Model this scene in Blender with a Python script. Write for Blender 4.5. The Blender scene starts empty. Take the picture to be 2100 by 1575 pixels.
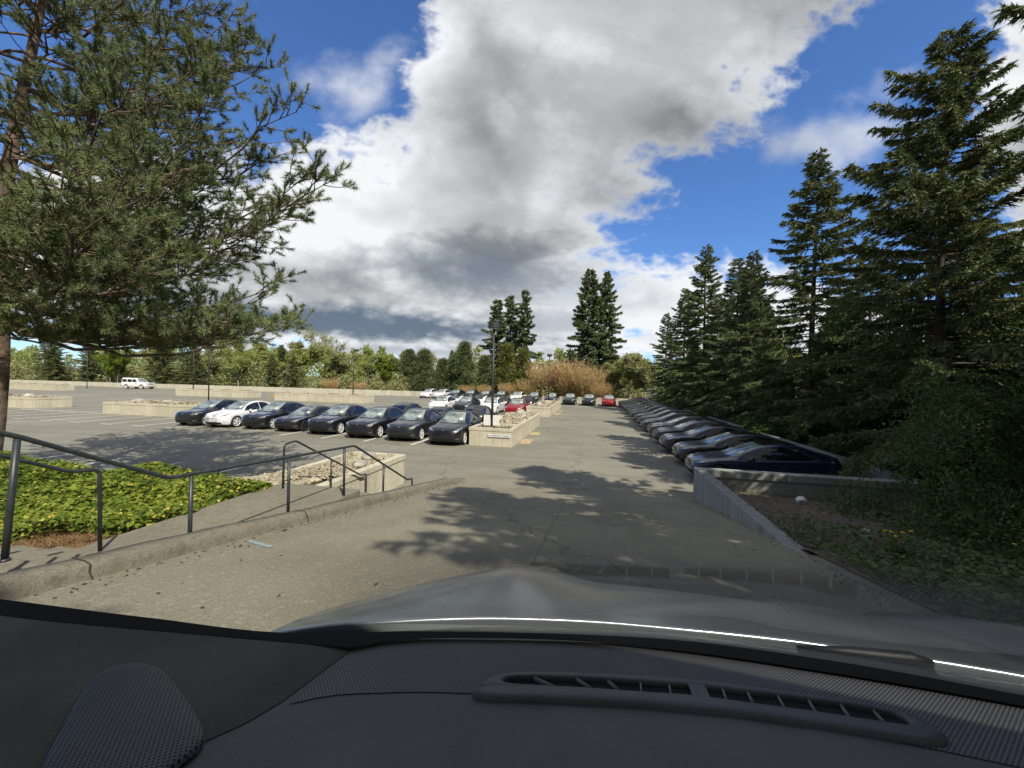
import bpy, math, random
import numpy as np
from mathutils import Vector, Matrix
from mathutils.bvhtree import BVHTree
rng = np.random.default_rng(11); random.seed(11)
SC = bpy.context.scene; COL = SC.collection
PI = math.pi
def rad(a): return math.radians(a)

# ------------------------------------------------------------ mesh helpers
def mk(name, V, F, mat=None, parent=None, smooth=False):
    me = bpy.data.meshes.new(name)
    V = np.asarray(V, dtype=np.float32)
    if isinstance(F, np.ndarray):
        n, k = F.shape
        me.vertices.add(len(V)); me.vertices.foreach_set('co', V.ravel())
        me.loops.add(n*k); me.loops.foreach_set('vertex_index', F.astype(np.int32).ravel())
        me.polygons.add(n); me.polygons.foreach_set('loop_start', np.arange(0, n*k, k, dtype=np.int32))
        me.update(calc_edges=True)
    else:
        me.from_pydata([tuple(map(float, v)) for v in V], [], [tuple(map(int, f)) for f in F]); me.update()
    if smooth: me.polygons.foreach_set('use_smooth', np.ones(len(me.polygons), dtype=bool))
    o = bpy.data.objects.new(name, me); COL.objects.link(o)
    if mat is not None: me.materials.append(mat)
    if parent is not None: o.parent = parent
    return o
def tag(o, label=None, cat=None, group=None, kind=None):
    if label: o['label'] = label
    if cat: o['category'] = cat
    if group: o['group'] = group
    if kind: o['kind'] = kind
    return o
def empty(name, loc=(0, 0, 0), rz=0, label=None, cat=None, group=None):
    o = bpy.data.objects.new(name, None); COL.objects.link(o)
    o.location = loc; o.rotation_euler = (0, 0, rz); o.empty_display_size = .1
    return tag(o, label, cat, group)
def dup(root, loc=None, rz=None, label=None, group=None, scale=None):
    r = root.copy(); COL.objects.link(r)
    if loc is not None: r.location = loc
    if rz is not None: r.rotation_euler = (0, 0, rz)
    if label: r['label'] = label
    if group: r['group'] = group
    if scale is not None: r.scale = scale if hasattr(scale, '__len__') else (scale,)*3
    for ch in list(root.children):
        c = ch.copy(); COL.objects.link(c); c.parent = r
        for g in list(ch.children):
            d = g.copy(); COL.objects.link(d); d.parent = c
    return r
class MB:
    def __init__(s): s.V = []; s.F = []
    def add(s, V, F):
        n = len(s.V); s.V += [tuple(v) for v in V]; s.F += [tuple(i+n for i in f) for f in F]; return s
    def box(s, x0, x1, y0, y1, z0, z1):
        return s.add([(x0,y0,z0),(x1,y0,z0),(x1,y1,z0),(x0,y1,z0),(x0,y0,z1),(x1,y0,z1),(x1,y1,z1),(x0,y1,z1)],
                     [(0,3,2,1),(4,5,6,7),(0,1,5,4),(1,2,6,5),(2,3,7,6),(3,0,4,7)])
    def tube(s, pts, r, n=8, cap=True):
        pts = [Vector(p) for p in pts]; rs = r if hasattr(r, '__len__') else [r]*len(pts)
        base = len(s.V); up = Vector((0, 0, 1))
        prev = None
        for i, p in enumerate(pts):
            t = (pts[min(i+1, len(pts)-1)] - pts[max(i-1, 0)]).normalized()
            if prev is None:
                a = t.cross(up) if abs(t.z) < .95 else t.cross(Vector((0, 1, 0)))
            else: a = prev - t*prev.dot(t)
            a.normalize(); prev = a; b = t.cross(a)
            for k in range(n):
                q = p + (a*math.cos(2*PI*k/n) + b*math.sin(2*PI*k/n))*rs[i]; s.V.append(tuple(q))
        for i in range(len(pts)-1):
            for k in range(n):
                k2 = (k+1) % n; s.F.append((base+i*n+k, base+i*n+k2, base+(i+1)*n+k2, base+(i+1)*n+k))
        if cap:
            s.F.append(tuple(base+k for k in reversed(range(n)))); m = base+(len(pts)-1)*n; s.F.append(tuple(m+k for k in range(n)))
        return s
    def prism(s, poly, z0, z1):
        n = len(poly); b = len(s.V)
        s.V += [(x, y, z0 if not hasattr(z0, '__len__') else z0[i]) for i, (x, y) in enumerate(poly)]
        s.V += [(x, y, z1 if not hasattr(z1, '__len__') else z1[i]) for i, (x, y) in enumerate(poly)]
        for i in range(n):
            j = (i+1) % n; s.F.append((b+i, b+j, b+n+j, b+n+i))
        s.F.append(tuple(b+i for i in reversed(range(n)))); s.F.append(tuple(b+n+i for i in range(n))); return s
    def lathe(s, prof, n=24, axis='z', c=(0, 0, 0)):
        b = len(s.V)
        for (r, h) in prof:
            for k in range(n):
                a = 2*PI*k/n; u, v = r*math.cos(a), r*math.sin(a)
                p = (u, v, h) if axis == 'z' else ((h, u, v) if axis == 'x' else (u, h, v))
                s.V.append((p[0]+c[0], p[1]+c[1], p[2]+c[2]))
        for i in range(len(prof)-1):
            for k in range(n):
                k2 = (k+1) % n; s.F.append((b+i*n+k, b+i*n+k2, b+(i+1)*n+k2, b+(i+1)*n+k))
        return s
    def build(s, name, mat, parent=None, smooth=False, bevel=0):
        o = mk(name, s.V, s.F, mat, parent, smooth)
        if bevel:
            m = o.modifiers.new('b', 'BEVEL'); m.width = bevel; m.segments = 2; m.limit_method = 'ANGLE'; m.angle_limit = rad(40)
        return o
def grid_faces(nu, nv):
    i, j = np.meshgrid(np.arange(nu-1), np.arange(nv-1), indexing='ij'); a = (i*nv+j).ravel()
    return np.stack([a, a+nv, a+nv+1, a+1], 1)

# ------------------------------------------------------------ material helpers
class NT:
    def __init__(s, tree): s.t = tree; s.t.nodes.clear()
    def n(s, typ, props=None, **ins):
        nd = s.t.nodes.new(typ)
        for k, v in (props or {}).items(): setattr(nd, k, v)
        for k, v in ins.items():
            key = int(k[1:]) if k[0] == 'i' and k[1:].isdigit() else k.replace('_', ' ')
            s.put(nd, key, v)
        return nd
    def put(s, nd, key, v):
        sock = nd.inputs[key]
        if isinstance(v, bpy.types.NodeSocket): s.t.links.new(v, sock)
        elif isinstance(v, bpy.types.Node): s.t.links.new(v.outputs[0], sock)
        else:
            if hasattr(v, '__len__') and len(v) == 3 and sock.type == 'RGBA': v = (*v, 1)
            sock.default_value = v
    def m(s, op, a, b=0., c=0., clamp=False):
        nd = s.n('ShaderNodeMath', {'operation': op, 'use_clamp': clamp}); s.put(nd, 0, a); s.put(nd, 1, b); s.put(nd, 2, c); return nd.outputs[0]
    def vm(s, op, a, b=(0, 0, 0)):
        nd = s.n('ShaderNodeVectorMath', {'operation': op}); s.put(nd, 0, a)
        if op == 'SCALE': s.put(nd, 'Scale', b)
        else: s.put(nd, 1, b)
        return nd.outputs['Value'] if op in ('DOT_PRODUCT', 'LENGTH') else nd.outputs[0]
    def mix(s, f, a, b, mode='MIX'):
        nd = s.n('ShaderNodeMix', {'data_type': 'RGBA', 'blend_type': mode}); s.put(nd, 0, f); s.put(nd, 6, a); s.put(nd, 7, b); return nd.outputs[2]
    def noise(s, vec, scale, detail=4, rough=.55, dist=0., dims='3D'):
        nd = s.n('ShaderNodeTexNoise', {'noise_dimensions': dims}); 
        if vec is not None: s.put(nd, 'Vector', vec)
        s.put(nd, 'Scale', scale); s.put(nd, 'Detail', detail); s.put(nd, 'Roughness', rough); s.put(nd, 'Distortion', dist); return nd.outputs[0]
    def ss(s, v, a, b):
        nd = s.n('ShaderNodeMapRange', {'interpolation_type': 'SMOOTHSTEP'}); s.put(nd, 0, v); s.put(nd, 1, a); s.put(nd, 2, b); return nd.outputs[0]
    def pos(s): return s.n('ShaderNodeNewGeometry').outputs['Position']
    def obj(s): return s.n('ShaderNodeTexCoord').outputs['Object']
    def out(s, sh, disp=None):
        o = s.n('ShaderNodeOutputMaterial'); s.put(o, 0, sh); return o
    def bsdf(s, col, rough=.8, metal=0., normal=None, spec=.5, coat=0., coat_rough=.05):
        b = s.n('ShaderNodeBsdfPrincipled'); s.put(b, 'Base Color', col); s.put(b, 'Roughness', rough); s.put(b, 'Metallic', metal)
        s.put(b, 'Specular IOR Level', spec); s.put(b, 'Coat Weight', coat); s.put(b, 'Coat Roughness', coat_rough)
        if normal is not None: s.put(b, 'Normal', normal)
        return b
    def bump(s, h, strength=.3, dist=.02):
        nd = s.n('ShaderNodeBump'); s.put(nd, 'Strength', strength); s.put(nd, 'Distance', dist); s.put(nd, 'Height', h); return nd.outputs[0]
def newmat(name):
    m = bpy.data.materials.new(name); m.use_nodes = True; return m, NT(m.node_tree)
def M(name, col, rough=.8, var=.15, scale=6., metal=0., bump=0., bscale=60., spec=.5, coat=0., world=True):
    m, t = newmat(name); v = t.pos() if world else t.obj()
    n = t.noise(v, scale, 5)
    c = t.mix(t.ss(n, .3, .7), [x*(1-var) for x in col], [min(1, x*(1+var)) for x in col])
    nm = t.bump(t.noise(v, bscale, 3), bump, .01) if bump else None
    t.out(t.bsdf(c, rough, metal, nm, spec, coat)); return m
def MLEAF(name, dark, light, transl=.2, extra=None):
    m, t = newmat(name)
    r = t.n('ShaderNodeNewGeometry').outputs['Random Per Island']
    big = t.noise(t.obj(), .9, 3)
    f = t.m('ADD', t.m('MULTIPLY', r, .6), t.m('MULTIPLY', t.ss(big, .35, .65), .4))
    c = t.mix(f, dark, light)
    if extra: c = t.mix(t.m('GREATER_THAN', t.m('FRACT', t.m('MULTIPLY', r, 37.3)), 1-extra[1]), c, extra[0])
    d = t.bsdf(c, .65, spec=.25); tr = t.n('ShaderNodeBsdfTranslucent'); t.put(tr, 0, c)
    mx = t.n('ShaderNodeMixShader'); t.put(mx, 0, transl); t.put(mx, 1, d); t.put(mx, 2, tr); t.out(mx.outputs[0]); return m

# ------------------------------------------------------------ camera, sun, sky
CAM = (0., 0., 3.3); YAW = rad(12); PIT = rad(-.6); ROL = rad(1.2)
C0 = Vector((-math.sin(YAW), math.cos(YAW), 0)); R0 = Vector((math.cos(YAW), math.sin(YAW), 0)); UP = Vector((0, 0, 1))
fw = C0*math.cos(PIT) + UP*math.sin(PIT); u0 = UP*math.cos(PIT) - C0*math.sin(PIT)
rt = R0*math.cos(ROL) + u0*math.sin(ROL); uu = u0*math.cos(ROL) - R0*math.sin(ROL)
cd = bpy.data.cameras.new('camera'); cam = bpy.data.objects.new('camera', cd); COL.objects.link(cam)
cd.sensor_width = 36; cd.lens = 790/2100*36; cd.clip_start = .02; cd.clip_end = 8000
mw = Matrix((rt, uu, -fw)).transposed().to_4x4(); mw.translation = CAM; cam.matrix_world = mw
SC.camera = cam
SUN_EL = rad(46); SUN_AZ = rad(42)          # shadows run forward, SUN_AZ to the left of the lane
sd = Vector((-math.sin(SUN_AZ)*math.cos(SUN_EL), math.cos(SUN_AZ)*math.cos(SUN_EL), -math.sin(SUN_EL)))
sl = bpy.data.lights.new('sun', 'SUN'); sl.energy = 4.9; sl.angle = rad(.5); sl.color = (1, .93, .80)
so = bpy.data.objects.new('sun', sl); COL.objects.link(so); so.rotation_euler = sd.to_track_quat('-Z', 'Y').to_euler(); so.location = (20, -20, 40)

def build_world():
    w = bpy.data.worlds.new('World'); SC.world = w; w.use_nodes = True; t = NT(w.node_tree)
    sky = t.n('ShaderNodeTexSky'); sky.sky_type = 'NISHITA'; sky.sun_disc = False
    sky.sun_elevation = SUN_EL; sky.sun_rotation = PI - SUN_AZ; sky.air_density = 1.; sky.dust_density = .3; sky.ozone_density = 2.5
    d = t.vm('NORMALIZE', t.n('ShaderNodeTexCoord').outputs['Generated'])
    f = t.m('MAXIMUM', t.vm('DOT_PRODUCT', d, tuple(C0)), .04)
    u = t.m('DIVIDE', t.vm('DOT_PRODUCT', d, tuple(R0)), f); z = t.n('ShaderNodeSeparateXYZ'); t.put(z, 0, d); dz = z.outputs[2]
    v = t.m('DIVIDE', dz, f)
    uvn = t.n('ShaderNodeCombineXYZ'); t.put(uvn, 0, u); t.put(uvn, 1, v); p = uvn.outputs[0]
    lg = t.m('LOGARITHM', t.m('ADD', t.m('ABSOLUTE', v), .13), math.e)
    pn = t.n('ShaderNodeCombineXYZ'); t.put(pn, 0, u); t.put(pn, 1, t.m('ADD', t.m('MULTIPLY', v, .95), t.m('MULTIPLY', lg, .34))); q = pn.outputs[0]
    N2 = lambda vec, sc, de, ro=.55: t.noise(vec, sc, de, ro, 0., '2D')
    big = N2(q, 1.4, 2, .5); mid = N2(q, 2.9, 9, .54)
    bil = lambda vec, sc: t.m('ABSOLUTE', t.m('SUBTRACT', N2(vec, sc, 4, .55), .5))
    vb = t.m('ADD', bil(q, 4.2), t.m('MULTIPLY', bil(q, 10.), .45))
    def ell(cu, cv, ru, rv, rot=0.):
        a = t.m('SUBTRACT', u, cu); b = t.m('SUBTRACT', v, cv); c, s_ = math.cos(rad(rot)), math.sin(rad(rot))
        x = t.m('DIVIDE', t.m('ADD', t.m('MULTIPLY', a, c), t.m('MULTIPLY', b, s_)), ru)
        y = t.m('DIVIDE', t.m('SUBTRACT', t.m('MULTIPLY', b, c), t.m('MULTIPLY', a, s_)), rv)
        r = t.m('SQRT', t.m('ADD', t.m('MULTIPLY', x, x), t.m('MULTIPLY', y, y)))
        return t.m('MULTIPLY', t.m('SUBTRACT', 1., r), min(ru, rv))
    def union(L, fn='MAXIMUM'):
        o = ell(*L[0])
        for e in L[1:]: o = t.m('SMOOTH_MAX', o, ell(*e), .09)
        return o
    SHAPES = globals()['SKY_SHAPES']; 
    sdf = union(SHAPES)
    nz = t.m('ADD', t.m('ADD', t.m('MULTIPLY', t.m('SUBTRACT', mid, .5), .24), t.m('MULTIPLY', t.m('SUBTRACT', big, .5), .12)), t.m('MULTIPLY', t.m('SUBTRACT', .11, vb), .50))
    dens = t.m('ADD', t.m('ADD', t.m('MULTIPLY', sdf, 1.4), .0), nz)
    mask = t.ss(dens, -.045, .07)
    wis = t.m('MULTIPLY', t.ss(t.m('ADD', union(SKY_WISPS), t.m('MULTIPLY', t.m('SUBTRACT', mid, .52), .40)), -.03, .12), .75)
    mask = t.m('MAXIMUM', mask, wis)
    # grey bases
    g = None
    for (e, amt, soft) in SKY_GREY:
        k = t.m('MULTIPLY', t.ss(t.m('ADD', ell(*e), t.m('MULTIPLY', nz, .40)), -soft, soft), amt)
        g = k if g is None else t.m('MAXIMUM', g, k)
    off = (-.006, -.026, 0); qo = t.vm('ADD', q, off); mid2 = N2(qo, 2.9, 7, .56); vb2 = t.m('ADD', bil(qo, 4.2), t.m('MULTIPLY', bil(qo, 10.), .45))
    soft1 = N2(q, 2.6, 2, .5); soft2 = N2(t.vm('ADD', q, (-.02, -.07, 0)), 2.6, 2, .5)
    puff = t.m('ADD', t.m('ADD', t.m('MULTIPLY', t.m('SUBTRACT', mid, mid2), .6), t.m('MULTIPLY', t.m('SUBTRACT', vb, vb2), .5)), t.m('MULTIPLY', t.m('SUBTRACT', soft1, soft2), 1.1))
    puff = t.m('MULTIPLY', puff, t.m('SUBTRACT', 1., t.m('MULTIPLY', g, .75)))
    edge = t.m('MULTIPLY', t.m('SUBTRACT', 1., t.ss(dens, .0, .20)), .20)
    low = t.m('MULTIPLY', t.ss(N2(q, 1.7, 4, .5), .36, .66), .42)
    puff = t.m('MAXIMUM', t.m('MINIMUM', puff, .30), -.30)
    shade = t.m('ADD', t.m('SUBTRACT', t.m('ADD', t.m('MULTIPLY', g, t.m('ADD', .80, t.m('MULTIPLY', low, .30))), t.m('MULTIPLY', low, .45)), edge), puff, clamp=True)
    for e, amt in (((.50, .23, .42, .10, 0), .45), ((-.48, .42, .34, .13, 0), .30), ((-.30, .86, .16, .16, 0), .2)):
        shade = t.m('SUBTRACT', shade, t.m('MULTIPLY', t.ss(ell(*e), -.04, .07), amt), clamp=True)
    slate = None
    for (e, amt, soft) in SKY_SLATE:
        k = t.m('MULTIPLY', t.ss(t.m('ADD', ell(*e), t.m('MULTIPLY', nz, .22)), -soft, soft), amt)
        slate = k if slate is None else t.m('MAXIMUM', slate, k)
    k_ = 10.
    c = t.mix(t.m('MULTIPLY', shade, .94), [x*k_ for x in (.88, .90, .92)], [x*k_ for x in (.195, .21, .225)])
    c = t.mix(slate, c, [x*k_ for x in (.115, .165, .235)])
    blue = t.mix(1., sky.outputs[0], (.80, 1.14, 1.62), 'MULTIPLY')
    front = t.m('GREATER_THAN', t.vm('DOT_PRODUCT', d, tuple(C0)), .05)
    bk = t.noise(d, 2.4, 3, .55); bm = t.m('MULTIPLY', t.ss(bk, .34, .50), t.m('SUBTRACT', 1., front)); cb = t.mix(t.ss(bk, .5, .75), (3.4, 3.4, 3.35), (1.7, 1.7, 1.7))
    res = t.mix(bm, t.mix(t.m('MULTIPLY', mask, front), blue, c), cb)
    bg = t.n('ShaderNodeBackground'); t.put(bg, 0, res); t.put(bg, 1, .1)
    o = t.n('ShaderNodeOutputWorld'); t.put(o, 0, bg)
    w.cycles.sampling_method = 'MANUAL'; w.cycles.sample_map_resolution = 1024
# (centre u, centre v, half width, half height, turn) of each lobe, as slopes about the +C0 direction
SKY_SHAPES = [(.33, 1.75, .74, 1.09, 0), (-.03, .56, .42, .22, 12), (.20, .74, .33, .24, 0), (-.02, .36, .28, .2, 0), (-.47, .34, .42, .22, 0), (-.3, .17, 1.0, .15, 0), (.5, .14, .64, .155, 0), (-.95, .33, .44, .24, 0), (1.45, .62, .24, .46, 20), (-.1, .78, .2, .2, 0), (-1.0, 1.95, .8, .62, 0)]
SKY_WISPS = [(-.46, .75, .16, .06, -12), (-.6, .99, .13, .05, -15), (.84, .66, .13, .04, 18), (1.0, .82, .16, .04, 30), (-.32, .82, .12, .09, 30), (.25, .33, .05, .03, 0)]
SKY_GREY = [((.20, .66, .44, .25, -10), .92, .22), ((.50, 1.15, .62, .50, 0), .80, .30), ((-.10, .30, .40, .085, 3), .92, .08), ((-.02, .42, .34, .10, 5), .55, .12), ((1.5, .5, .3, .3, 0), .55, .1), ((-.55, .25, .34, .05, 0), .55, .05), ((-.1, .5, .3, .12, 10), .45, .12)]
SKY_SLATE = [((-.40, .135, .40, .035, -3), .95, .022), ((-.02, .265, .28, .055, -6), .62, .05), ((-.2, .07, .42, .016, 0), .5, .018), ((.10, .15, .16, .035, 0), .5, .03)]
build_world()
SC.view_settings.view_transform = 'Standard'; SC.view_settings.look = 'None'; SC.view_settings.exposure = .08; SC.view_settings.gamma = 1; SC.view_settings.use_curve_mapping = False
SC.cycles.max_bounces = 6; SC.cycles.transparent_max_bounces = 8; SC.cycles.diffuse_bounces = 2; SC.cycles.glossy_bounces = 3; SC.cycles.use_denoising = True
# ------------------------------------------------------------ setting materials
def ramp_z(y): return max(0., .165*(11.9-y)) if y < 11.9 else 0.
def m_ground(name, base, grain, streak, dark=.75, stain=.5):
    m, t = newmat(name); p = t.pos()
    big = t.noise(p, .12, 5, .6); mid = t.noise(p, .9, 6, .65); fine = t.noise(p, grain, 3, .7); fine2 = t.noise(p, grain*.28, 4, .7)
    mp = t.n('ShaderNodeMapping'); t.put(mp, 0, p); mp.inputs['Scale'].default_value = streak; mp.inputs['Rotation'].default_value = (0, 0, rad(8))
    st = t.noise(mp.outputs[0], 1., 6, .6, .4)
    c = t.mix(t.ss(big, .32, .68), [x*.80 for x in base], [x*1.14 for x in base]); c = t.mix(t.m('MULTIPLY', t.ss(t.noise(p, .33, 4, .6), .52, .66), .30), c, [base[0]*.72, base[1]*.73, base[2]*.76])
    c = t.mix(t.m('MULTIPLY', t.ss(mid, .44, .70), .6), c, [base[0]*dark, base[1]*dark*1.02, base[2]*dark*1.06])
    c = t.mix(t.m('MULTIPLY', t.ss(st, .46, .68), stain), c, [x*.62 for x in base])
    c = t.mix(t.m('MULTIPLY', t.m('SUBTRACT', 1., t.ss(st, .28, .46)), .30), c, [base[0]*1.22, base[1]*1.2, base[2]*1.12])
    c = t.mix(t.m('MULTIPLY', t.ss(fine, .42, .62), .55), c, [x*.42 for x in base])
    c = t.mix(t.m('MULTIPLY', t.ss(fine2, .52, .70), .50), c, [base[0]*1.45, base[1]*1.42, base[2]*1.3])
    vo = t.n('ShaderNodeTexVoronoi', {'feature': 'DISTANCE_TO_EDGE'}); dv = t.vm('ADD', p, (0, 0, 0))
    ds = t.n('ShaderNodeMix', {'data_type': 'VECTOR'}); t.put(ds, 0, .12); t.put(ds, 4, p)
    nc = t.n('ShaderNodeTexNoise'); t.put(nc, 'Vector', p); t.put(nc, 'Scale', 1.5); t.put(ds, 5, t.vm('SCALE', nc.outputs[1], 8.))
    t.put(vo, 'Vector', ds.outputs[1]); t.put(vo, 'Scale', .16)
    cr = t.m('SUBTRACT', 1., t.ss(vo.outputs[0], .001, .007))
    c = t.mix(t.m('MULTIPLY', cr, .6), c, [x*.45 for x in base])
    sp = t.n('ShaderNodeTexVoronoi'); t.put(sp, 'Vector', p); t.put(sp, 'Scale', .55)
    spot = t.m('SUBTRACT', 1., t.ss(sp.outputs[0], .02, .075))
    c = t.mix(t.m('MULTIPLY', spot, .5), c, [x*.35 for x in base])
    s2 = t.n('ShaderNodeTexVoronoi'); t.put(s2, 'Vector', t.vm('ADD', ds.outputs[1], (3.3, 1.7, 0))); t.put(s2, 'Scale', .38); sp2 = t.m('MULTIPLY', t.m('SUBTRACT', 1., t.ss(s2.outputs[0], .04, .24)), t.ss(mid, .38, .6))
    c = t.mix(t.m('MULTIPLY', sp2, .38), c, [x*.5 for x in base])
    h = t.m('ADD', fine, t.m('MULTIPLY', fine2, .8))
    t.out(t.bsdf(c, .9, 0, t.bump(h, .35, .012), .3)); return m
def m_concrete(name, base, streak=.5, grit=.35):
    m, t = newmat(name); p = t.pos()
    n1 = t.noise(p, .8, 6, .65); n2 = t.noise(p, 14., 5, .65); n3 = t.noise(p, 90., 2, .6)
    mp = t.n('ShaderNodeMapping'); t.put(mp, 0, p); mp.inputs['Scale'].default_value = (1., 1., .05); s = t.noise(mp.outputs[0], 5.5, 5, .65)
    c = t.mix(t.ss(n1, .3, .7), [x*.86 for x in base], [x*1.1 for x in base])
    c = t.mix(t.m('MULTIPLY', t.ss(s, .50, .68), streak), c, [x*.48 for x in base])
    c = t.mix(t.m('MULTIPLY', t.m('SUBTRACT', 1., t.ss(s, .28, .42)), streak*.6), c, [min(.75, x*1.35) for x in base])
    c = t.mix(t.m('MULTIPLY', t.ss(n2, .48, .68), grit), c, [base[0]*.55, base[1]*.56, base[2]*.55])
    c = t.mix(t.m('MULTIPLY', t.ss(n3, .5, .68), grit*1.1), c, [x*.45 for x in base])
    t.out(t.bsdf(c, .9, 0, t.bump(t.m('ADD', n2, t.m('MULTIPLY', n3, .5)), .3, .01), .3)); return m
mLOT = m_ground('lot_surface', (.285, .273, .217), 46., (.08, 1.1, 1), .72, .62)
mRAMP = m_ground('ramp_concrete', (.29, .268, .198), 62., (.9, .13, 1), .74, .50)
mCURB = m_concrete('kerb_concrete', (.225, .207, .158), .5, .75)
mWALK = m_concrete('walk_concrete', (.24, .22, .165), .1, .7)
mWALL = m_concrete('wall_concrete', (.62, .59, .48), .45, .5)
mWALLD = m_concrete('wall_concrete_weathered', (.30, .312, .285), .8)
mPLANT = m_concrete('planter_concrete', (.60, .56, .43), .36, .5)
mLINE = M('line_paint', (.74, .73, .68), .8, .3, 9.)
mYEL = M('faded_yellow_paint', (.44, .36, .20), .85, .35, 5.)
mYEL2 = M('yellow_paint', (.62, .36, .07), .8, .25, 5.)
mRAIL = M('rail_paint', (.034, .040, .043), .42, .25, 14., spec=.5)
mPOLE = M('pole_paint', (.042, .045, .047), .5, .2, 5.)
mSOIL = M('soil', (.125, .10, .07), .95, .45, 9., bump=.6, bscale=30.)
mDIRT = M('bed_dirt', (.11, .085, .055), .95, .4, 7., bump=.5, bscale=30.)
mGRND = M('rough_ground', (.075, .078, .04), .95, .4, .4)
mWHITE = M('white_plastic', (.78, .78, .76), .6, .05, 3.)
mBLUE = M('chalk_blue', (.27, .34, .34), .9, .2, 20.)

def struct(name, V, F, mat, smooth=False): return tag(mk(name, V, F, mat, None, smooth), kind='structure')
# ground to the horizon, lot, ramp
g = MB(); g.add([(-3000, -3000, -.6), (3000, -3000, -.6), (3000, 3000, -.6), (-3000, 3000, -.6)], [(0, 1, 2, 3)])
tag(g.build('ground', mGRND), kind='structure')
g = MB(); g.add([(-140, 4, 0), (8.4, 4, 0), (8.4, 57, 0), (-32, 63.6, 0), (-140, 63.6, 0)], [(0, 1, 2, 3, 4)])
tag(g.build('parking_lot', mLOT), kind='structure')
ys = np.concatenate([np.linspace(-14, 11, 40), np.linspace(11.2, 12.6, 12)])
def rz(y):
    y = float(y); k = 11.9-y
    if k > 1.: return .165*k+.004
    if k < -.6: return .004
    return .004+.165*(k+.6)**2/3.2 if k < 1. else 0
xs = np.linspace(-4.05, 2.87, 12)
V = [(x, y, rz(y)) for x in xs for y in ys]; struct('driveway', V, grid_faces(len(xs), len(ys)), mRAMP, True)
# drive lane laid between the two rows: same concrete, 3 mm above the lot
g = MB()
for (y0, y1) in [(12.58, 12.62)]: g.add([(-3.4, y0, .006), (2.87, y0, .006), (2.87, y1, .006), (-3.4, y1, .006)], [(0, 1, 2, 3)])
for x0 in (-.62,):
    yl = list(np.linspace(3.0, 11.8, 16)); 
    for a, b in zip(yl, yl[1:]): g.add([(x0, a, rz(a)+.004), (x0+.009, a, rz(a)+.004), (x0+.009, b, rz(b)+.004), (x0, b, rz(b)+.004)], [(0, 1, 2, 3)])
tag(g.build('pavement_joint', M('joint_tar', (.12, .11, .085), .9)), kind='structure')
# stall paint
mk_ = MB()
def quad(x0, y0, x1, y1, w, z=.006):
    d = Vector((x1-x0, y1-y0, 0)).normalized(); n = Vector((-d.y, d.x, 0))*w/2
    mk_.add([(x0-n.x, y0-n.y, z), (x1-n.x, y1-n.y, z), (x1+n.x, y1+n.y, z), (x0+n.x, y0+n.y, z)], [(0, 1, 2, 3)])
def y17(x): return 17.45+min(1.1, (-8.73-x)*.07)
LX = [-8.73, -11.44, -14.05, -16.76, -19.55, -22.15, -24.67]+[-24.67-2.62*i for i in range(1, 32)]
for i, x in enumerate(LX):
    yy = y17(x); quad(x, yy, x+.02, 22.7, .125)
    if i > 5: quad(x-.5, yy-.2, x+.45, yy-.2, .10)
    if not (-47 > x > -60) and not (-27 > x > -38): quad(x, 22.72, x, 27.6, .125)
    else: quad(x, 25.7, x, 30., .10)
for i in range(26): x = -12.2-2.66*i; quad(x, 6.8, x+.03, 11.4, .12)
for i in range(34):
    x = -8.5-2.62*i; quad(x, 34.3, x, 39.3, .13)
    if not (-60 < x < -47) and not (-41 < x < -28): quad(x, 39.3, x, 44.2, .10)
    quad(x, 46.2, x, 50.8, .10); quad(x, 58.4 if x < -30 else 58.6-.2*(x+30), x, 63.2 if x < -32 else 63.2-.16*(x+32), .10)
quad(-47, 23.05, -37.7, 23.05, .12); quad(-12, 22.71, -8, 22.71, .1)
for i in range(17): y = 14.35+2.62*i; quad(3.7, y, 8.2, y, .10)
tag(mk_.build('road_markings', mLINE), kind='structure')
mk_ = MB()
for (x0, x1, y0, y1) in [(-3.78, -3.2, 19.6, 21.2), (-3.78, -3.2, 22.9, 24.3), (-3.75, -3.2, 37.5, 39.5), (-3.75, -3.2, 41.5, 43)]:
    mk_.add([(x0, y0, .010), (x1, y0, .010), (x1, y1, .010), (x0, y1, .010)], [(0, 1, 2, 3)])
tag(mk_.build('yellow_markings', mYEL), kind='structure')
mk_ = MB(); z = lambda y: rz(y)+.006
mk_.add([(-3.93, 3.73, z(3.73)), (-3.52, 3.62, z(3.62)), (-3.5, 3.70, z(3.70)), (-3.92, 3.80, z(3.8))], [(0, 1, 2, 3)])
tag(mk_.build('chalk_mark', mBLUE), kind='structure')
# concrete curbside: kerb, walk, steps
ys = np.linspace(-6, 12.05, 90); V = []; 
for y in ys:
    e = min(1., max(0.12, (12.25-y)/1.2)); h = rz(y)+.15*e+.006*math.sin(y*2.3)+.004*math.sin(y*7.1); j = .006*math.sin(y*5)+.004*math.sin(y*13)
    V += [(-4.03+j, y, rz(y)-.05), (-4.045+j, y, rz(y)+.06*e), (-4.06+j, y, h-.03), (-4.09+j, y, h), (-4.26, y, h+.004), (-4.27, y, -.2)]
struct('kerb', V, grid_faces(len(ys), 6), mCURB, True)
jm = MB()
for y, w_ in ((2.38, .012), (4.86, .016), (7.9, .009), (10.2, .009)):
    h = rz(y)+.15; L_ = [(-4.018, rz(y)+.0), (-4.036, rz(y)+.07), (-4.052, h-.022), (-4.088, h+.010), (-4.262, h+.012)]; V = []
    for i, (x, z_) in enumerate(L_): k = .008*math.sin(i*2.7+y); V += [(x, y-w_/2+k, z_), (x, y+w_/2+k, z_)]
    jm.add(V, [(2*i, 2*i+1, 2*i+3, 2*i+2) for i in range(4)])
tag(jm.build('kerb_joint', M('kerb_crack', (.05, .045, .035), .95)), kind='structure')
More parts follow.
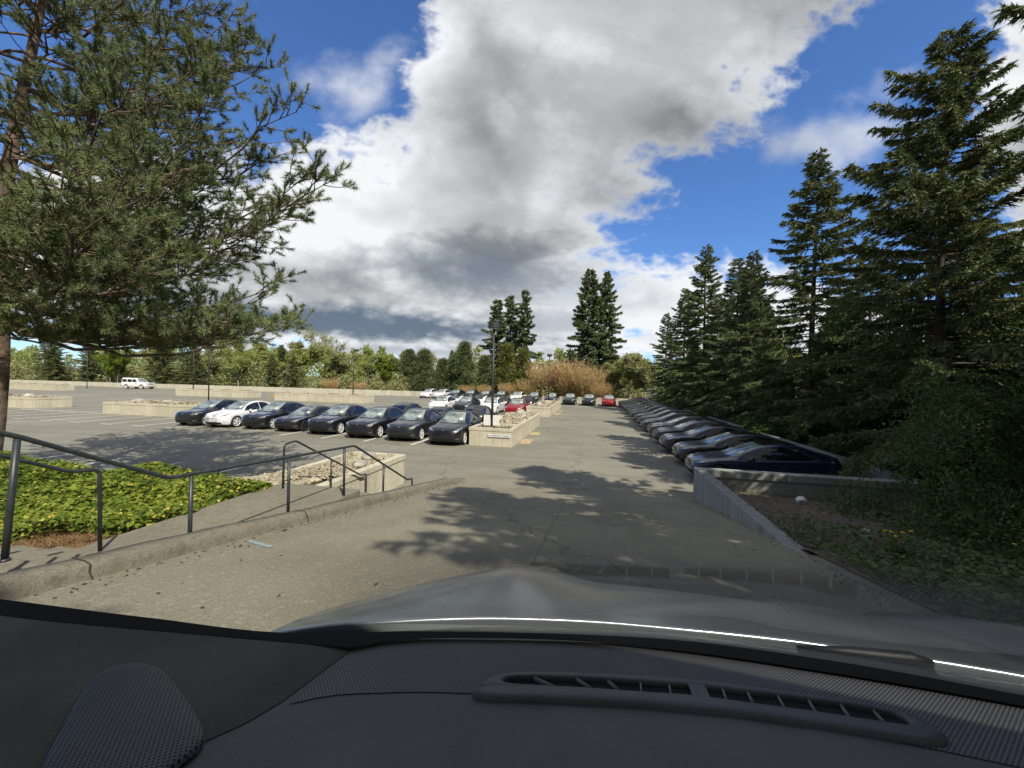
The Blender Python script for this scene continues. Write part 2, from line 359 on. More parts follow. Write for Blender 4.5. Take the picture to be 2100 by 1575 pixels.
w = MB(); w.box(-6.1, -4.26, -8, 1.95, -.2, 1.88)
nst = 4
for i in range(nst): w.box(-5.9+.01*i, -4.262, 1.95+.31*i, 1.95+.31*(i+1)-.0, -.2, 1.88-.14*(i+1))
w.box(-6.0, -4.264, 1.95+.31*nst, 6.5, -.25, 1.18)
for i in range(6): w.box(-5.74, -4.266, 6.5+.36*i, 6.5+.36*(i+1), -.25, 1.18-.168*(i+1))
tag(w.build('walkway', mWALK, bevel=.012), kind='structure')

# ------------------------------------------------------------ walls
def wall(name, label, parts, mat, bevel=.02, cat='wall', group=None):
    o = parts.build(name, mat, bevel=bevel); return tag(o, label, cat, group)
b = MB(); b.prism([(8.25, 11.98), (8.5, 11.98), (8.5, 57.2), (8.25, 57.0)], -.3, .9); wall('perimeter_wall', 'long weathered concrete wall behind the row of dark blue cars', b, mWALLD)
b = MB(); b.prism([(8.5, 57.2), (8.52, 57.5), (-32, 64.0), (-140, 64.0), (-140, 63.7), (-32, 63.7), (8.25, 57.0)], -.3, .92); wall('boundary_wall', 'pale concrete wall along the far edge of the parking lot', b, mWALL)
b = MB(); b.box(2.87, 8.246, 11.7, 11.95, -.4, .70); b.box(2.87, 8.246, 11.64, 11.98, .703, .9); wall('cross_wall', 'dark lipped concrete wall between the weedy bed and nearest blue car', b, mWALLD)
b = MB(); n = 14; yy = np.linspace(5.9, 11.69, n); V = []
for y in yy: V += [(2.875, y, rz(y)-.3), (2.875, y, .885), (2.89, y, .90), (3.10, y, .90), (3.115, y, .88), (3.115, y, -.2)]
F = [tuple(f) for f in grid_faces(n, 6)] + [tuple(range(6)), tuple(reversed(range((n-1)*6, n*6)))]
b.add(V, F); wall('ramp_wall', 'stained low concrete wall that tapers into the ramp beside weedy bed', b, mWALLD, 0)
b = MB(); V = []; yy = np.linspace(-6, 5.9, 24)
for y in yy: V += [(2.875, y, rz(y)-.1), (2.88, y, rz(y)+.03), (3.0, y, rz(y)+.035), (3.02, y, rz(y)-.2)]
b.add(V, [tuple(f) for f in grid_faces(24, 4)]); tag(b.build('edge_kerb', mCURB, smooth=True), kind='structure')
b = MB(); b.box(-60, -7.56, 6.42, 6.62, -.2, .94); wall('retaining_wall', 'low retaining wall holding up the ivy bed above the stalls', b, mPLANT)

# gravel and rocks
def rock_mesh(r, seed, n=2):
    import bmesh
    bm = bmesh.new(); bmesh.ops.create_icosphere(bm, subdivisions=n, radius=1.)
    q = np.random.default_rng(seed); ph = q.random((6, 3))*6; 
    for v in bm.verts:
        c = v.co; k = 1+.16*math.sin(c.x*2.3+ph[0][0])+.14*math.sin(c.y*2.9+ph[1][1])+.12*math.sin(c.z*3.7+ph[2][2])+.08*math.sin((c.x+c.y)*5+ph[3][0])
        v.co = Vector((c.x*k*r[0], c.y*k*r[1], c.z*k*r[2]))
    V = [tuple(v.co) for v in bm.verts]; F = [tuple(v.index for v in f.verts) for f in bm.faces]; bm.free(); return V, F
_t = (1+5**.5)/2
ICO_V = np.array([(-1,_t,0),(1,_t,0),(-1,-_t,0),(1,-_t,0),(0,-1,_t),(0,1,_t),(0,-1,-_t),(0,1,-_t),(_t,0,-1),(_t,0,1),(-_t,0,-1),(-_t,0,1)])/1.9
ICO_F = np.array([(0,11,5),(0,5,1),(0,1,7),(0,7,10),(0,10,11),(1,5,9),(5,11,4),(11,10,2),(10,7,6),(7,1,8),(3,9,4),(3,4,2),(3,2,6),(3,6,8),(3,8,9),(4,9,5),(2,4,11),(6,2,10),(8,6,7),(9,8,1)])
def pebbles(P, smin, smax, q):
    n = len(P); s = q.uniform(smin, smax, (n, 1))*q.uniform(.6, 1.4, (n, 3)); s[:, 2] *= .7
    V = ICO_V[None]*s[:, None, :]*q.uniform(.8, 1.2, (n, 12, 1)); a = q.random(n)*6.28
    c, si = np.cos(a)[:, None], np.sin(a)[:, None]; x = V[..., 0]*c-V[..., 1]*si; y = V[..., 0]*si+V[..., 1]*c
    V = np.stack([x, y, V[..., 2]], -1)+P[:, None, :]
    F = (ICO_F[None]+(np.arange(n)*12)[:, None, None]).reshape(-1, 3); return V.reshape(-1, 3), F
mGRAV = MLEAF('river_stones', (.20, .16, .10), (.52, .47, .35), 0.)
mROCK = M('pale_rock', (.42, .39, .33), .9, .35, 4., bump=.4, bscale=12., world=False)
def planter(name, label, x0, x1, y0, y1, h, dens, seed, t=.16, group='concrete planters in the parking lot', lip=True):
    r = empty(name, ((x0+x1)/2, (y0+y1)/2, 0), 0, label, 'planter', group); cx, cy = r.location[:2]
    a, b_, c, d = x0-cx, x1-cx, y0-cy, y1-cy; m = MB()
    def ring(o, zb, zt):
        A, B, C_, D = a-o, b_+o, c-o, d+o
        m.box(A, B, C_, c+t, zb, zt); m.box(A, B, d-t, D, zb, zt); m.box(A, a+t, c+t+.001, d-t-.001, zb, zt); m.box(b_-t, B, c+t+.001, d-t-.001, zb, zt)
    if lip: ring(0, -.05, h-.16); ring(.022, h-.157, h)
    else: ring(0, -.05, h)
    m.build('wall', mPLANT, r, bevel=.012)
    q = np.random.default_rng(seed); n = int(dens*(x1-x0)*(y1-y0)); P = np.stack([q.uniform(a+t, b_-t, n), q.uniform(c+t, d-t, n), np.full(n, h-.05)+q.uniform(-.03, .06, n)], 1)
    P[:, 2] += .10*np.sin(P[:, 0]*1.7)*np.sin(P[:, 1]*1.3+1)
    V, F = pebbles(P, .035, .10, q); 
    s = MB(); s.box(a+t, b_-t, c+t, d-t, h-.3, h-.07); s.build('soil', mDIRT, r)
    tag(mk('gravel', V, F, mGRAV, r), kind='stuff'); return r
def rock(x, y, z, r, seed, label):
    V, F = rock_mesh(r, seed); o = mk('rock', V, F, mROCK, None, True); o.location = (x, y, z); o.rotation_euler = (0, 0, seed); return tag(o, label, 'rock')
PL1 = planter('planter', 'concrete planter with the no parking sign and the nearest lamp post', -6.05, -3.85, 18.4, 28.2, .9, 75, 1)
planter('planter', 'concrete planter beside the red car, far end of the drive lane', -6.05, -3.9, 35.0, 47.3, .9, 40, 2)
planter('planter', 'long gravel planter left of the first row of dark cars', -37.7, -27.6, 22.9, 25.4, .9, 40, 3)
planter('planter', 'concrete planter partly behind the pine trunk', -60, -46.8, 23.7, 26.2, .9, 30, 4)
planter('planter', 'pale planter in mid lot directly behind the white crossover of the first row', -60, -47.5, 45, 47.4, .95, 18, 5)
planter('planter', 'pale planter holding the lamp post with the sideways square head', -41, -28, 43, 45.4, .95, 18, 6)
planter('planter', 'long planter farthest left, below the wall and near white off-roader', -112, -86, 46, 48.4, .95, 10, 7)
for i, (x, y, s, lab) in enumerate([(-4.9, 26.6, .42, 'big pale rock at the far end of planter with the sign'), (-5.5, 22.4, .36, 'pale rock beside the black car tail in the sign planter'), (-4.4, 24.3, .3, 'low rock in the middle of the sign planter'),
      (-5.2, 37.5, .4, 'rock at near end of planter beside the red car'), (-4.7, 40.5, .45, 'tall rock in the middle of planter beside red car'), (-35.8, 24.1, .38, 'rock on the corner of long gravel planter'), (-33.2, 24.4, .42, 'pale boulder on the long planter near its yellow stop'), (-49.5, 24.8, .45, 'pale rock on the planter end by the pine trunk'), (-53, 25, .42, 'rock on planter close to pine trunk')]):
    rock(x, y, .95, (s, s*.8, s*.6), i+3, lab)
# gravel planter at the steps, wedge of stones
r = empty('planter', (-6.6, 9, 0), 0, 'gravel bed with lipped concrete wall beside the steps', 'planter')
m = MB(); X0, Y0 = -6.6, 9.
m.box(-5.93-X0, -5.75-X0, 6.55-Y0, 10.92-Y0, -.1, .74); m.box(-5.95-X0, -5.725-X0, 6.55-Y0, 11.12-Y0, .743, .9)
m.box(-7.5-X0, -5.75-X0, 10.923-Y0, 11.1-Y0, -.1, .74); m.box(-7.5-X0, -5.953-X0, 10.90-Y0, 11.12-Y0, .743, .9); m.box(-7.55-X0, -7.36-X0, 6.64-Y0, 10.897-Y0, -.1, .9)
m.build('wall', mPLANT, r, bevel=.012)
q = np.random.default_rng(5); n = 2600; P = np.stack([q.uniform(-7.36, -5.93, n), q.uniform(6.3, 10.9, n), np.zeros(n)], 1)
P[:, 2] = .86+np.clip((8.2-P[:, 1])*.16, 0, .3)+q.uniform(-.02, .035, n)+.05*np.sin(P[:, 0]*4)*np.sin(P[:, 1]*2.5)
V, F = pebbles(P-np.array([X0, Y0, 0]), .02, .062, q)
s = MB(); s.prism([(-7.36-X0, 6.2-Y0), (-5.95-X0, 6.2-Y0), (-5.95-X0, 8.2-Y0), (-7.36-X0, 8.2-Y0)], 0, [1.1, 1.1, .84, .84]); s.box(-7.36-X0, -5.95-X0, 8.2-Y0, 10.9-Y0, .2, .84); s.build('soil', mDIRT, r)
tag(mk('gravel', V, F, mGRAV, r), kind='stuff')
rock(-6.45, 10.2, .93, (.38, .22, .17), 21, 'grey rock in the gravel bed beside the steps'); rock(-6.15, 9.3, .92, (.17, .2, .11), 22, 'small pale rock in the gravel bed near its lipped wall')
b = MB(); b.tube([(-6.7, 7.3, 1.06), (-6.2, 7.55, 1.02), (-5.95, 7.8, .98)], .016, 6); tag(b.build('pipe', M('black_hose', (.02, .02, .02), .6)), 'thin dark hose lying on the gravel by the steps', 'hose')

# ------------------------------------------------------------ railings
def rail(label, paths, posts, rr=.020, pr=.021, end=None):
    r = empty('railing', posts[0][0], 0, label, 'railing', 'grey pipe railings at the steps'); o = Vector(posts[0][0])
    for p in paths:
        m = MB(); pts = [Vector(a)-o for a in p]; q = [pts[0]]
        for a, b_, c in zip(pts, pts[1:], pts[2:]):
            d1 = min(.07, (b_-a).length*.4); d2 = min(.07, (c-b_).length*.4); s = b_+(a-b_).normalized()*d1; e = b_+(c-b_).normalized()*d2
            for k in range(5): f = k/4; q.append(s*(1-f)**2+b_*2*f*(1-f)+e*f*f)
        q.append(pts[-1]); m.tube(q, rr, 12); m.build('handrail', mRAIL, r, True)
    for a, b_ in posts:
        m = MB(); a = Vector(a)-o; b_ = Vector(b_)-o; m.tube([a, b_], pr, 12); m.lathe([(pr*1.02, .0), (pr*1.6, 0), (pr*1.6, .012), (pr*1.02, .02)], 12, 'z', tuple(a)); m.build('post', mRAIL, r, True)
    return r
X = -4.3
rail('long grey pipe railing along the kerb with its bent foot near the drive',
     [[(X, -.5, 3.9), (X, 2.09, 2.79), (X, 3.17, 2.205), (X, 6.35, 2.025), (X, 8.47, .865), (X, 8.70, .845), (X, 8.70, rz(8.7)-.02)]],
     [((X, 2.03, 1.86), (X, 2.09, 2.77)), ((X, 3.385, 1.2), (X, 3.40, 2.18)), ((X, 4.78, 1.19), (X, 4.79, 2.10)), ((X, 6.06, 1.18), (X, 6.06, 2.03)), ((X, 7.37, .66), (X, 7.38, 1.45))])
X = -5.65
rail('short grey pipe railing beside ivy at the upper steps', [[(X, 1.2, 3.23), (X, 2.63, 2.46), (X, 3.15, 2.18), (X, 3.41, 2.15), (X, 3.42, 1.17)]], [((X, 1.9, 1.87), (X, 1.9, 2.83))])
rail('grey pipe railing between the gravel bed and lower steps', [[(X, 6.15, 1.17), (X, 6.17, 2.0), (X, 6.45, 2.03), (X, 8.65, .83), (X, 8.86, .83), (X, 8.86, 0)]], [((X, 7.5, .66), (X, 7.51, 1.43))])

# ------------------------------------------------------------ lamp posts, signs
def lamp(label, x, y, z0, top, head, off=0.):
    r = empty('lamp_post', (x, y, z0), 0, label, 'lamp post', 'lamp posts of the parking lot'); h = top-z0
    m = MB(); m.tube([(0, 0, .06), (0, 0, h-.28)], [.066, .052], 12); m.build('pole', mPOLE, r, True)
    m = MB(); m.lathe([(0, 0), (.17, 0), (.17, .03), (.15, .05), (.08, .06), (.08, .12), (0, .12)], 20); m.build('base', mPOLE, r)
    m = MB()
    if head == 'drum': m.lathe([(0, h-.30), (.285, h-.30), (.29, h-.285), (.29, h-.02), (.275, h), (0, h)], 28)
    else: m.box(off-.27, off+.27, -.2, .2, h-.24, h); m.box(min(0, off), max(0, off), -.03, .03, h-.30, h-.245)
    m.build('lamp_head', mPOLE, r, bevel=.01)
    m = MB(); m.lathe([(0, h-.309), (.2, h-.309), (.2, h-.304)], 20) if head == 'drum' else m.box(off-.2, off+.2, -.15, .15, h-.25, h-.243)
    m.build('lens', mWHITE, r); return r
lamp('lamp post with drum head standing in the sign planter', -5.03, 18.97, .85, 6.2, 'drum')
lamp('smaller lamp post rising from the planter by the red car', -5.2, 45.5, .85, 6.45, 'drum')
lamp('lamp post with square head turned to one side', -30.27, 44.2, .9, 6.8, 'box', .42)
lamp('lamp post whose top is lost in the pine branches', -40.46, 33.7, -.05, 9.9, 'drum')
lamp('thin lamp post behind the white off-roader, partly under pine boughs', -58.3, 46.2, .9, 8.6, 'box', .4)
lamp('thin lamp post at the lit bright green trees', -93.7, 54.5, -.05, 7.9, 'box', -.4)
lamp('tiny T-shaped lamp post beyond the far boundary wall', -48.3, 76, -.6, 5., 'box', .0)
for dx, lab in ((-.24, 'blank white board strapped to lamp post, on the car side'), (.24, 'blank white board strapped to lamp post, on the lane side')):
    m = MB(); m.box(-.17, .17, -.012, .012, 0, .52); o = m.build('board', mWHITE, bevel=.004); o.location = (-5.03+dx, 18.86, .98); tag(o, lab, 'board')
r = empty('sign', (-4.5, 18.36, .53), 0, 'white sign reading NO OVERNIGHT PARKING on the planter front', 'sign')
m = MB(); m.box(-.56, .56, -.012, .012, -.065, .065); m.build('panel', mWHITE, r, bevel=.004)
fc = bpy.data.curves.new('lettering', 'FONT'); fc.body = 'NO OVERNIGHT PARKING'; fc.size = .098; fc.align_x = 'CENTER'; fc.align_y = 'CENTER'; fc.extrude = .002; fc.offset = .0012
fo = bpy.data.objects.new('lettering', fc); COL.objects.link(fo); fo.parent = r; fo.location = (0, -.0145, 0); fo.rotation_euler = (rad(90), 0, 0)
fc.materials.append(M('teal_letter', (.01, .07, .10), .6)); bpy.context.view_layer.update()
if fo.dimensions.x > 0: fo.scale = (1.02/fo.dimensions.x,)*3
bpy.context.view_layer.update(); fm = bpy.data.meshes.new_from_object(fo.evaluated_get(bpy.context.evaluated_depsgraph_get())); fn = bpy.data.objects.new('letters', fm); COL.objects.link(fn); fn.parent = r; fn.location = fo.location; fn.rotation_euler = fo.rotation_euler; fn.scale = fo.scale; bpy.data.objects.remove(fo); fn.name = 'lettering'
for (x, y, l, lab) in [(-44.1, 33.1, 3.8, 'yellow concrete wheel stop behind the long gravel planter'), (-46.9, 49.3, 1.3, 'orange wheel stop at the left end of square lamp planter')]:
    m = MB(); m.prism([(-l/2, -.14), (l/2, -.14), (l/2, .14), (-l/2, .14)], 0, .22); o = m.build('wheel_stop', mYEL2, bevel=.03); o.location = (x, y, 0); tag(o, lab, 'wheel stop')
# ------------------------------------------------------------ parked cars
def paint(name, col, metal=0., rough=.24, coat=.6):
    m, t = newmat(name); p = t.obj(); n = t.noise(p, 1.3, 4); fl = t.noise(p, 900., 1)
    c = t.mix(t.m('MULTIPLY', t.ss(n, .35, .7), .25), col, [x*.75+.01 for x in col])
    t.out(t.bsdf(c, t.m('ADD', rough, t.m('MULTIPLY', n, .12)), metal, None, .5, coat, .04)); return m
PAINT = dict(black=paint('paint_black', (.007, .008, .010)), white=paint('paint_white', (.80, .81, .82), 0, .3), red=paint('paint_red', (.33, .006, .014), .25, .3),
             blue=paint('paint_blue', (.007, .012, .050), .2, .2), grey=paint('paint_grey', (.017, .019, .022), .2, .3), navy=paint('paint_navy', (.009, .010, .014), .1, .2), green=paint('paint_graphite', (.022, .03, .03), .3, .3))
def m_glass(name, col, rough=.03):
    m, t = newmat(name); n = t.noise(t.obj(), 1.6, 3, .6)
    c = t.mix(t.ss(n, .4, .62), [x*.45 for x in col], [x*1.7 for x in col]); t.out(t.bsdf(c, rough, 0, None, .75, 0.)); return m
gWIND = m_glass('windscreen_glass', (.17, .20, .185)); gSIDE = m_glass('side_glass', (.012, .015, .018)); gROOF = m_glass('roof_glass', (.008, .009, .012), .06)
mTYRE = M('tyre_rubber', (.018, .018, .019), .85, .2, 20., world=False); mRIM = M('silver_rim', (.78, .78, .78), .4, .06, 8., metal=.15, world=False); mRIMD = M('dark_rim', (.05, .05, .055), .4, .1, 8., metal=.5, world=False)
mTRIM = M('black_trim', (.012, .012, .013), .5, .2, 8., world=False); mLAMP = M('headlight_lens', (.20, .22, .235), .08, .5, 9., spec=.8, coat=1., world=False)
mTAIL = M('tail_light_red', (.22, .006, .008), .2, .2, 8., coat=1., world=False); mSEAT = M('pale_seat', (.55, .53, .48), .7, .1, 5., world=False); mPAPER = M('paper_sheet', (.8, .8, .78), .7, .05, 3., world=False); mCHROME = M('emblem_metal', (.6, .6, .62), .2, .05, 5., metal=1., world=False)

def cspl(keys, s):            # smooth interpolation of (s, value) keys
    k = np.array(keys, float); x, y = k[:, 0], k[:, 1]; h = np.diff(x); d = np.diff(y)/h; m = np.zeros(len(x)); m[1:-1] = (d[:-1]*h[1:]+d[1:]*h[:-1])/(h[:-1]+h[1:]); m[0], m[-1] = d[0], d[-1]
    m[1:-1] = np.where(d[:-1]*d[1:] <= 0, 0, m[1:-1]); i = np.clip(np.searchsorted(x, s)-1, 0, len(h)-1); t = (s-x[i])/h[i]
    return (2*t**3-3*t**2+1)*y[i]+(t**3-2*t**2+t)*h[i]*m[i]+(-2*t**3+3*t**2)*y[i+1]+(t**3-t**2)*h[i]*m[i+1]
SPEC = {
 'crossover': dict(L=4.75, W=.96, zt=[(0,.62),(.04,.75),(.15,.85),(.4,.935),(.8,1.005),(1.12,1.05),(1.3,1.115),(1.6,1.255),(1.95,1.43),(2.25,1.55),(2.55,1.61),(2.9,1.625),(3.3,1.585),(3.7,1.49),(4.1,1.345),(4.42,1.205),(4.52,1.16),(4.6,1.02),(4.70,.85),(4.75,.62)],
   zs=[(0,.60),(.15,.765),(.5,.855),(1.1,.93),(1.6,.955),(2.6,1.0),(3.6,1.06),(4.3,1.08),(4.5,1.05),(4.65,.85),(4.75,.58)], wb=2.89, ax=.86, r=.365, y_cowl=1.2, y_top=2.3, y_rb=4.40, y_rt=3.35),
 'sedan': dict(L=4.70, W=.925, zt=[(0,.56),(.04,.67),(.15,.755),(.4,.83),(.8,.895),(1.15,.94),(1.32,.985),(1.6,1.11),(1.95,1.25),(2.25,1.36),(2.6,1.43),(2.85,1.445),(3.2,1.42),(3.6,1.33),(4.0,1.20),(4.3,1.11),(4.5,1.075),(4.58,.98),(4.66,.8),(4.70,.58)],
   zs=[(0,.54),(.15,.675),(.5,.77),(1.1,.85),(1.6,.87),(2.6,.915),(3.6,.965),(4.25,1.0),(4.45,.98),(4.6,.8),(4.70,.54)], wb=2.87, ax=.84, r=.35, y_cowl=1.22, y_top=2.25, y_rb=4.12, y_rt=3.2),
 'offroader': dict(L=4.85, W=.96, zt=[(0,.70),(.03,.95),(.12,1.05),(.5,1.10),(1.0,1.14),(1.28,1.17),(1.42,1.25),(1.7,1.55),(1.95,1.76),(2.15,1.83),(2.9,1.86),(3.0,1.90),(4.3,1.90),(4.62,1.88),(4.70,1.75),(4.78,1.15),(4.83,.95),(4.85,.70)],
   zs=[(0,.68),(.12,.95),(.5,1.02),(1.3,1.06),(2.6,1.10),(4.3,1.12),(4.7,1.10),(4.8,.9),(4.85,.68)], wb=2.885, ax=.85, r=.39, y_cowl=1.3, y_top=2.05, y_rb=4.76, y_rt=4.64)}
def car_meshes(kind):
    sp = SPEC[kind]; L, W = sp['L'], sp['W']; box = kind == 'offroader'
    S = np.concatenate([np.linspace(0, .16, 9), np.linspace(.22, L-.4, 62), np.linspace(L-.34, L, 13)])
    zt, zs = cspl(sp['zt'], S), cspl(sp['zs'], S)
    if box: w = W*cspl([(0,.80),(.06,.90),(.25,.965),(.8,1),(4.2,1),(4.7,.97),(4.85,.88)], S)
    else: w = W*cspl([(0,.58),(.04,.72),(.12,.84),(.3,.935),(.6,.975),(1.1,.99),(2.4,1.),(3.4,.995),(4.0,.975),(4.4,.91),(L-.12,.80),(L-.04,.70),(L,.58)], S)
    zb = cspl([(0,.42),(.05,.30),(.2,.21),(.6,.19),(4.1,.19),(4.5,.27),(L-.06,.36),(L,.46)], S)+(.12 if box else 0)
    gh = np.clip((zt-zs-.10)/.30, 0, 1)                       # how much greenhouse there is
    wr = w*(1-gh)*.80+gh*w*(.80 if box else .635); zr = zs+(zt-zs)*((1-gh)*.55+gh*.90)
    rows = []
    for i in range(len(S)):
        a, h, b = w[i], zs[i], zb[i]
        P = [(0, b), (.78*a, b), (.93*a, b+.05), (.975*a, b+.16), (a, b+.42*(h-b)), (.995*a, b+.72*(h-b)), (.965*a, h-.012), (.925*a, h+.022),
             ((.925*a+wr[i])/2+.022*gh[i], (h+zr[i])/2+.01), (wr[i], zr[i]), (.80*wr[i], zr[i]+(zt[i]-zr[i])*.66), (.42*wr[i], zt[i]-.012), (0, zt[i])]
        P = np.array(P); d = np.concatenate([[0], np.cumsum(np.maximum(np.hypot(*np.diff(P, axis=0).T), 1e-3)**.6)]); k = np.linspace(0, d[-1], 44)
        rows.append(np.stack([cspl(np.stack([d, P[:, 0]], 1), k), cspl(np.stack([d, P[:, 1]], 1), k)], 1))
    R = np.array(rows); n = R.shape[1]; full = np.concatenate([R, (R[:, 1:-1]*[-1, 1])[:, ::-1]], 1); m = full.shape[1]
    V = np.zeros((len(S), m, 3)); V[..., 0] = full[..., 0]; V[..., 1] = (S-L/2)[:, None]; V[..., 2] = full[..., 1]
    if not box:                                                # pull the corners of nose and tail back, seen from above
        xx = np.abs(V[..., 0])/W; V[..., 1] += np.where(S[:, None] < .5, 1, 0)*.26*np.clip(xx, 0, 1)**3*np.clip(1-S[:, None]/.5, 0, 1) - np.where(S[:, None] > L-.5, 1, 0)*.20*np.clip(xx, 0, 1)**3*np.clip(1-(L-S[:, None])/.5, 0, 1)
    F = []
    for i in range(len(S)-1):
        for k in range(m): k2 = (k+1) % m; F.append((i*m+k, (i+1)*m+k, (i+1)*m+k2, i*m+k2))
    F.append(tuple(range(m))); F.append(tuple(reversed(range((len(S)-1)*m, len(S)*m))))
    Vf = V.reshape(-1, 3); o = mk('body', Vf, F, PAINT['black'], None, True)
    bvh = BVHTree.FromPolygons([Vector(v) for v in Vf], F)
    # wheel wells
    yf = -L/2+sp['ax']; yr = yf+sp['wb']; c = MB()
    for y in (yf, yr):
        for s in (-1, 1): c.lathe([(0, s*.58), (sp['r']+.045, s*.58), (sp['r']+.045, s*1.3), (0, s*1.3)][::s], 40, 'x', (0, y, sp['r']-.005))
    co = c.build('cut', None); mo = o.modifiers.new('w', 'BOOLEAN'); mo.object = co; mo.operation = 'DIFFERENCE'; mo.solver = 'EXACT'
    dg = bpy.context.evaluated_depsgraph_get(); me = bpy.data.meshes.new_from_object(o.evaluated_get(dg)); o.modifiers.clear(); o.data = me
    bpy.data.objects.remove(co); me.name = 'body_'+kind
    def shade(ob, ang=32):
        b_ = ob.data; b_.polygons.foreach_set('use_smooth', np.ones(len(b_.polygons), bool)); b_.set_sharp_from_angle(angle=rad(ang))
    shade(o)
    parts = [(o, None, 'paint')]
    def patch(name, lo, hi, d, mat, nu=18, nv=8, off=.006, mirror=False):
        """a sheet between two outlines, laid on the body along direction d, off metres proud"""
        d = Vector(d).normalized(); a = d.orthogonal()
        def rs(c_):
            c_ = np.array(c_, float); l = np.concatenate([[0], np.cumsum(np.linalg.norm(np.diff(c_, axis=0), axis=1))]); k = np.linspace(0, l[-1], nu); return np.stack([np.interp(k, l, c_[:, j]) for j in range(3)], 1)
        A, B = rs(lo), rs(hi); V = []; last = None
        for i in range(nu):
            for j in range(nv):
                p = Vector(A[i]+(B[i]-A[i])*j/(nv-1)); h = bvh.ray_cast(p-d*4, d)
                if h[0] is None: h = bvh.find_nearest(p)
                nn = h[1] if h[1].dot(d) < 0 else -h[1]; V.append(h[0]+nn*off)
        out = []
        for s in ((1, -1) if mirror else (1,)):
            Vv = [(v[0]*s, v[1], v[2]) for v in V]; Fq = grid_faces(nu, nv); f0 = Fq[len(Fq)//2]
            nrm = (Vector(Vv[f0[1]])-Vector(Vv[f0[0]])).cross(Vector(Vv[f0[3]])-Vector(Vv[f0[0]])); dd = Vector((d[0]*s, d[1], d[2]))
            if nrm.dot(dd) > 0: Fq = Fq[:, ::-1]
            ob = mk(name, Vv, Fq, mat, None, True); out.append(ob); parts.append((ob, None, None))
        return out
    yl = lambda s: s-L/2
    ZT = lambda s: float(cspl(sp['zt'], np.array([s]))[0]); ZS = lambda s: float(cspl(sp['zs'], np.array([s]))[0]); WW = lambda s: float(np.interp(s, S, w)); WR = lambda s: float(np.interp(s, S, wr)); ZR = lambda s: float(np.interp(s, S, zr))
    yc, yt, yrb, yrt = sp['y_cowl'], sp['y_top'], sp['y_rb'], sp['y_rt']
    if not box:
        patch('windshield', [(-.72*W/.96, yl(yc+.20), 3), (-.5, yl(yc+.06), 3), (0, yl(yc), 3), (.5, yl(yc+.06), 3), (.72*W/.96, yl(yc+.20), 3)], [(-.50, yl(yt+.06), 3), (0, yl(yt), 3), (.50, yl(yt+.06), 3)], (0, 0, -1), gWIND, 22, 12)
        patch('roof_panel', [(-.47, yl(yt+.12), 3), (0, yl(yt+.05), 3), (.47, yl(yt+.12), 3)], [(-.45, yl(yrt-.06), 3), (0, yl(yrt-.03), 3), (.45, yl(yrt-.06), 3)], (0, 0, -1), gROOF, 16, 14)
        patch('rear_window', [(-.44, yl(yrt), 3), (0, yl(yrt+.02), 3), (.44, yl(yrt), 3)], [(-.52, yl(yrb-.08), 3), (0, yl(yrb), 3), (.52, yl(yrb-.08), 3)], (0, 0, -1), gROOF, 16, 12)
        n = 15; q = np.linspace(yc+.30, yrb-.42, n); lo = [(3, yl(s), ZS(s)+.055) for s in q]
        hi = [(3, yl(s), max(ZS(s)+.06, min(ZR(s)-.035, ZS(s)+.06+(s-yc-.30)*.78, ZS(s)+.065+(yrb-.42-s)*.62))) for s in q]
        # front and rear side windows, parted by a slim pillar
        k = 7
        for (a0, a1) in ((0, k), (k, n-1)):
            lo2 = [list(v) for v in lo[a0:a1+1]]; hi2 = [list(v) for v in hi[a0:a1+1]]
            if a0: lo2[0][1] += .05; hi2[0][1] += .05
            patch('side_window', lo2, hi2, (-1, 0, -.0), gSIDE, 14, 7, .006, True)
        patch('headlight', [(.50, -4, ZS(.35)-.095), (.64, -4, ZS(.35)-.075), (.80, -4, ZS(.5)-.06), (.875, -4, ZS(.5)+.03)], [(.50, -4, ZS(.35)-.075), (.64, -4, ZS(.35)-.005), (.78, -4, ZS(.5)+.035), (.865, -4, ZS(.5)+.055)], (0, 1, 0), mLAMP, 12, 5, .005, True)
        patch('lower_grille', [(-.62, -4, .255), (0, -4, .235), (.62, -4, .255)], [(-.56, -4, .375), (0, -4, .39), (.56, -4, .375)], (0, 1, 0), mTRIM, 14, 5, .006)
        patch('fog_light', [(.66, -4, .36), (.80, -4, .38)], [(.66, -4, .39), (.80, -4, .41)], (0, 1, 0), mLAMP, 6, 3, .006, True)
        patch('tail_light', [(.46, 4, ZS(4.3)-.12), (.62, 4, ZS(4.3)-.115), (.80, 4, ZS(4.3)-.07)], [(.46, 4, ZS(4.3)-.085), (.62, 4, ZS(4.3)-.04), (.78, 4, ZS(4.3)-.01)], (0, -1, 0), mTAIL, 10, 4, .006, True)
        patch('rear_diffuser', [(-.62, 4, .36), (0, 4, .34), (.62, 4, .36)], [(-.66, 4, .47), (0, 4, .50), (.66, 4, .47)], (0, -1, 0), mTRIM, 12, 4, .006)
        patch('sill_trim', [(3, yl(sp['ax']+.48), .20), (3, yl(sp['ax']+sp['wb']-.48), .20)], [(3, yl(sp['ax']+.48), .265), (3, yl(sp['ax']+sp['wb']-.48), .265)], (-1, 0, 0), mTRIM, 12, 3, .005, True)
        patch('door_seam', [(3, yl(2.52), .30), (3, yl(2.56), ZS(2.5)-.02)], [(3, yl(2.532), .30), (3, yl(2.572), ZS(2.5)-.02)], (-1, 0, 0), mTRIM, 8, 2, .003, True)
        for s in (1.95, 3.02): patch('door_handle', [(3, yl(s+.22), ZS(s)-.085), (3, yl(s+.44), ZS(s)-.080)], [(3, yl(s+.22), ZS(s)-.062), (3, yl(s+.44), ZS(s)-.058)], (-1, 0, 0), mTRIM, 6, 3, .008, True)
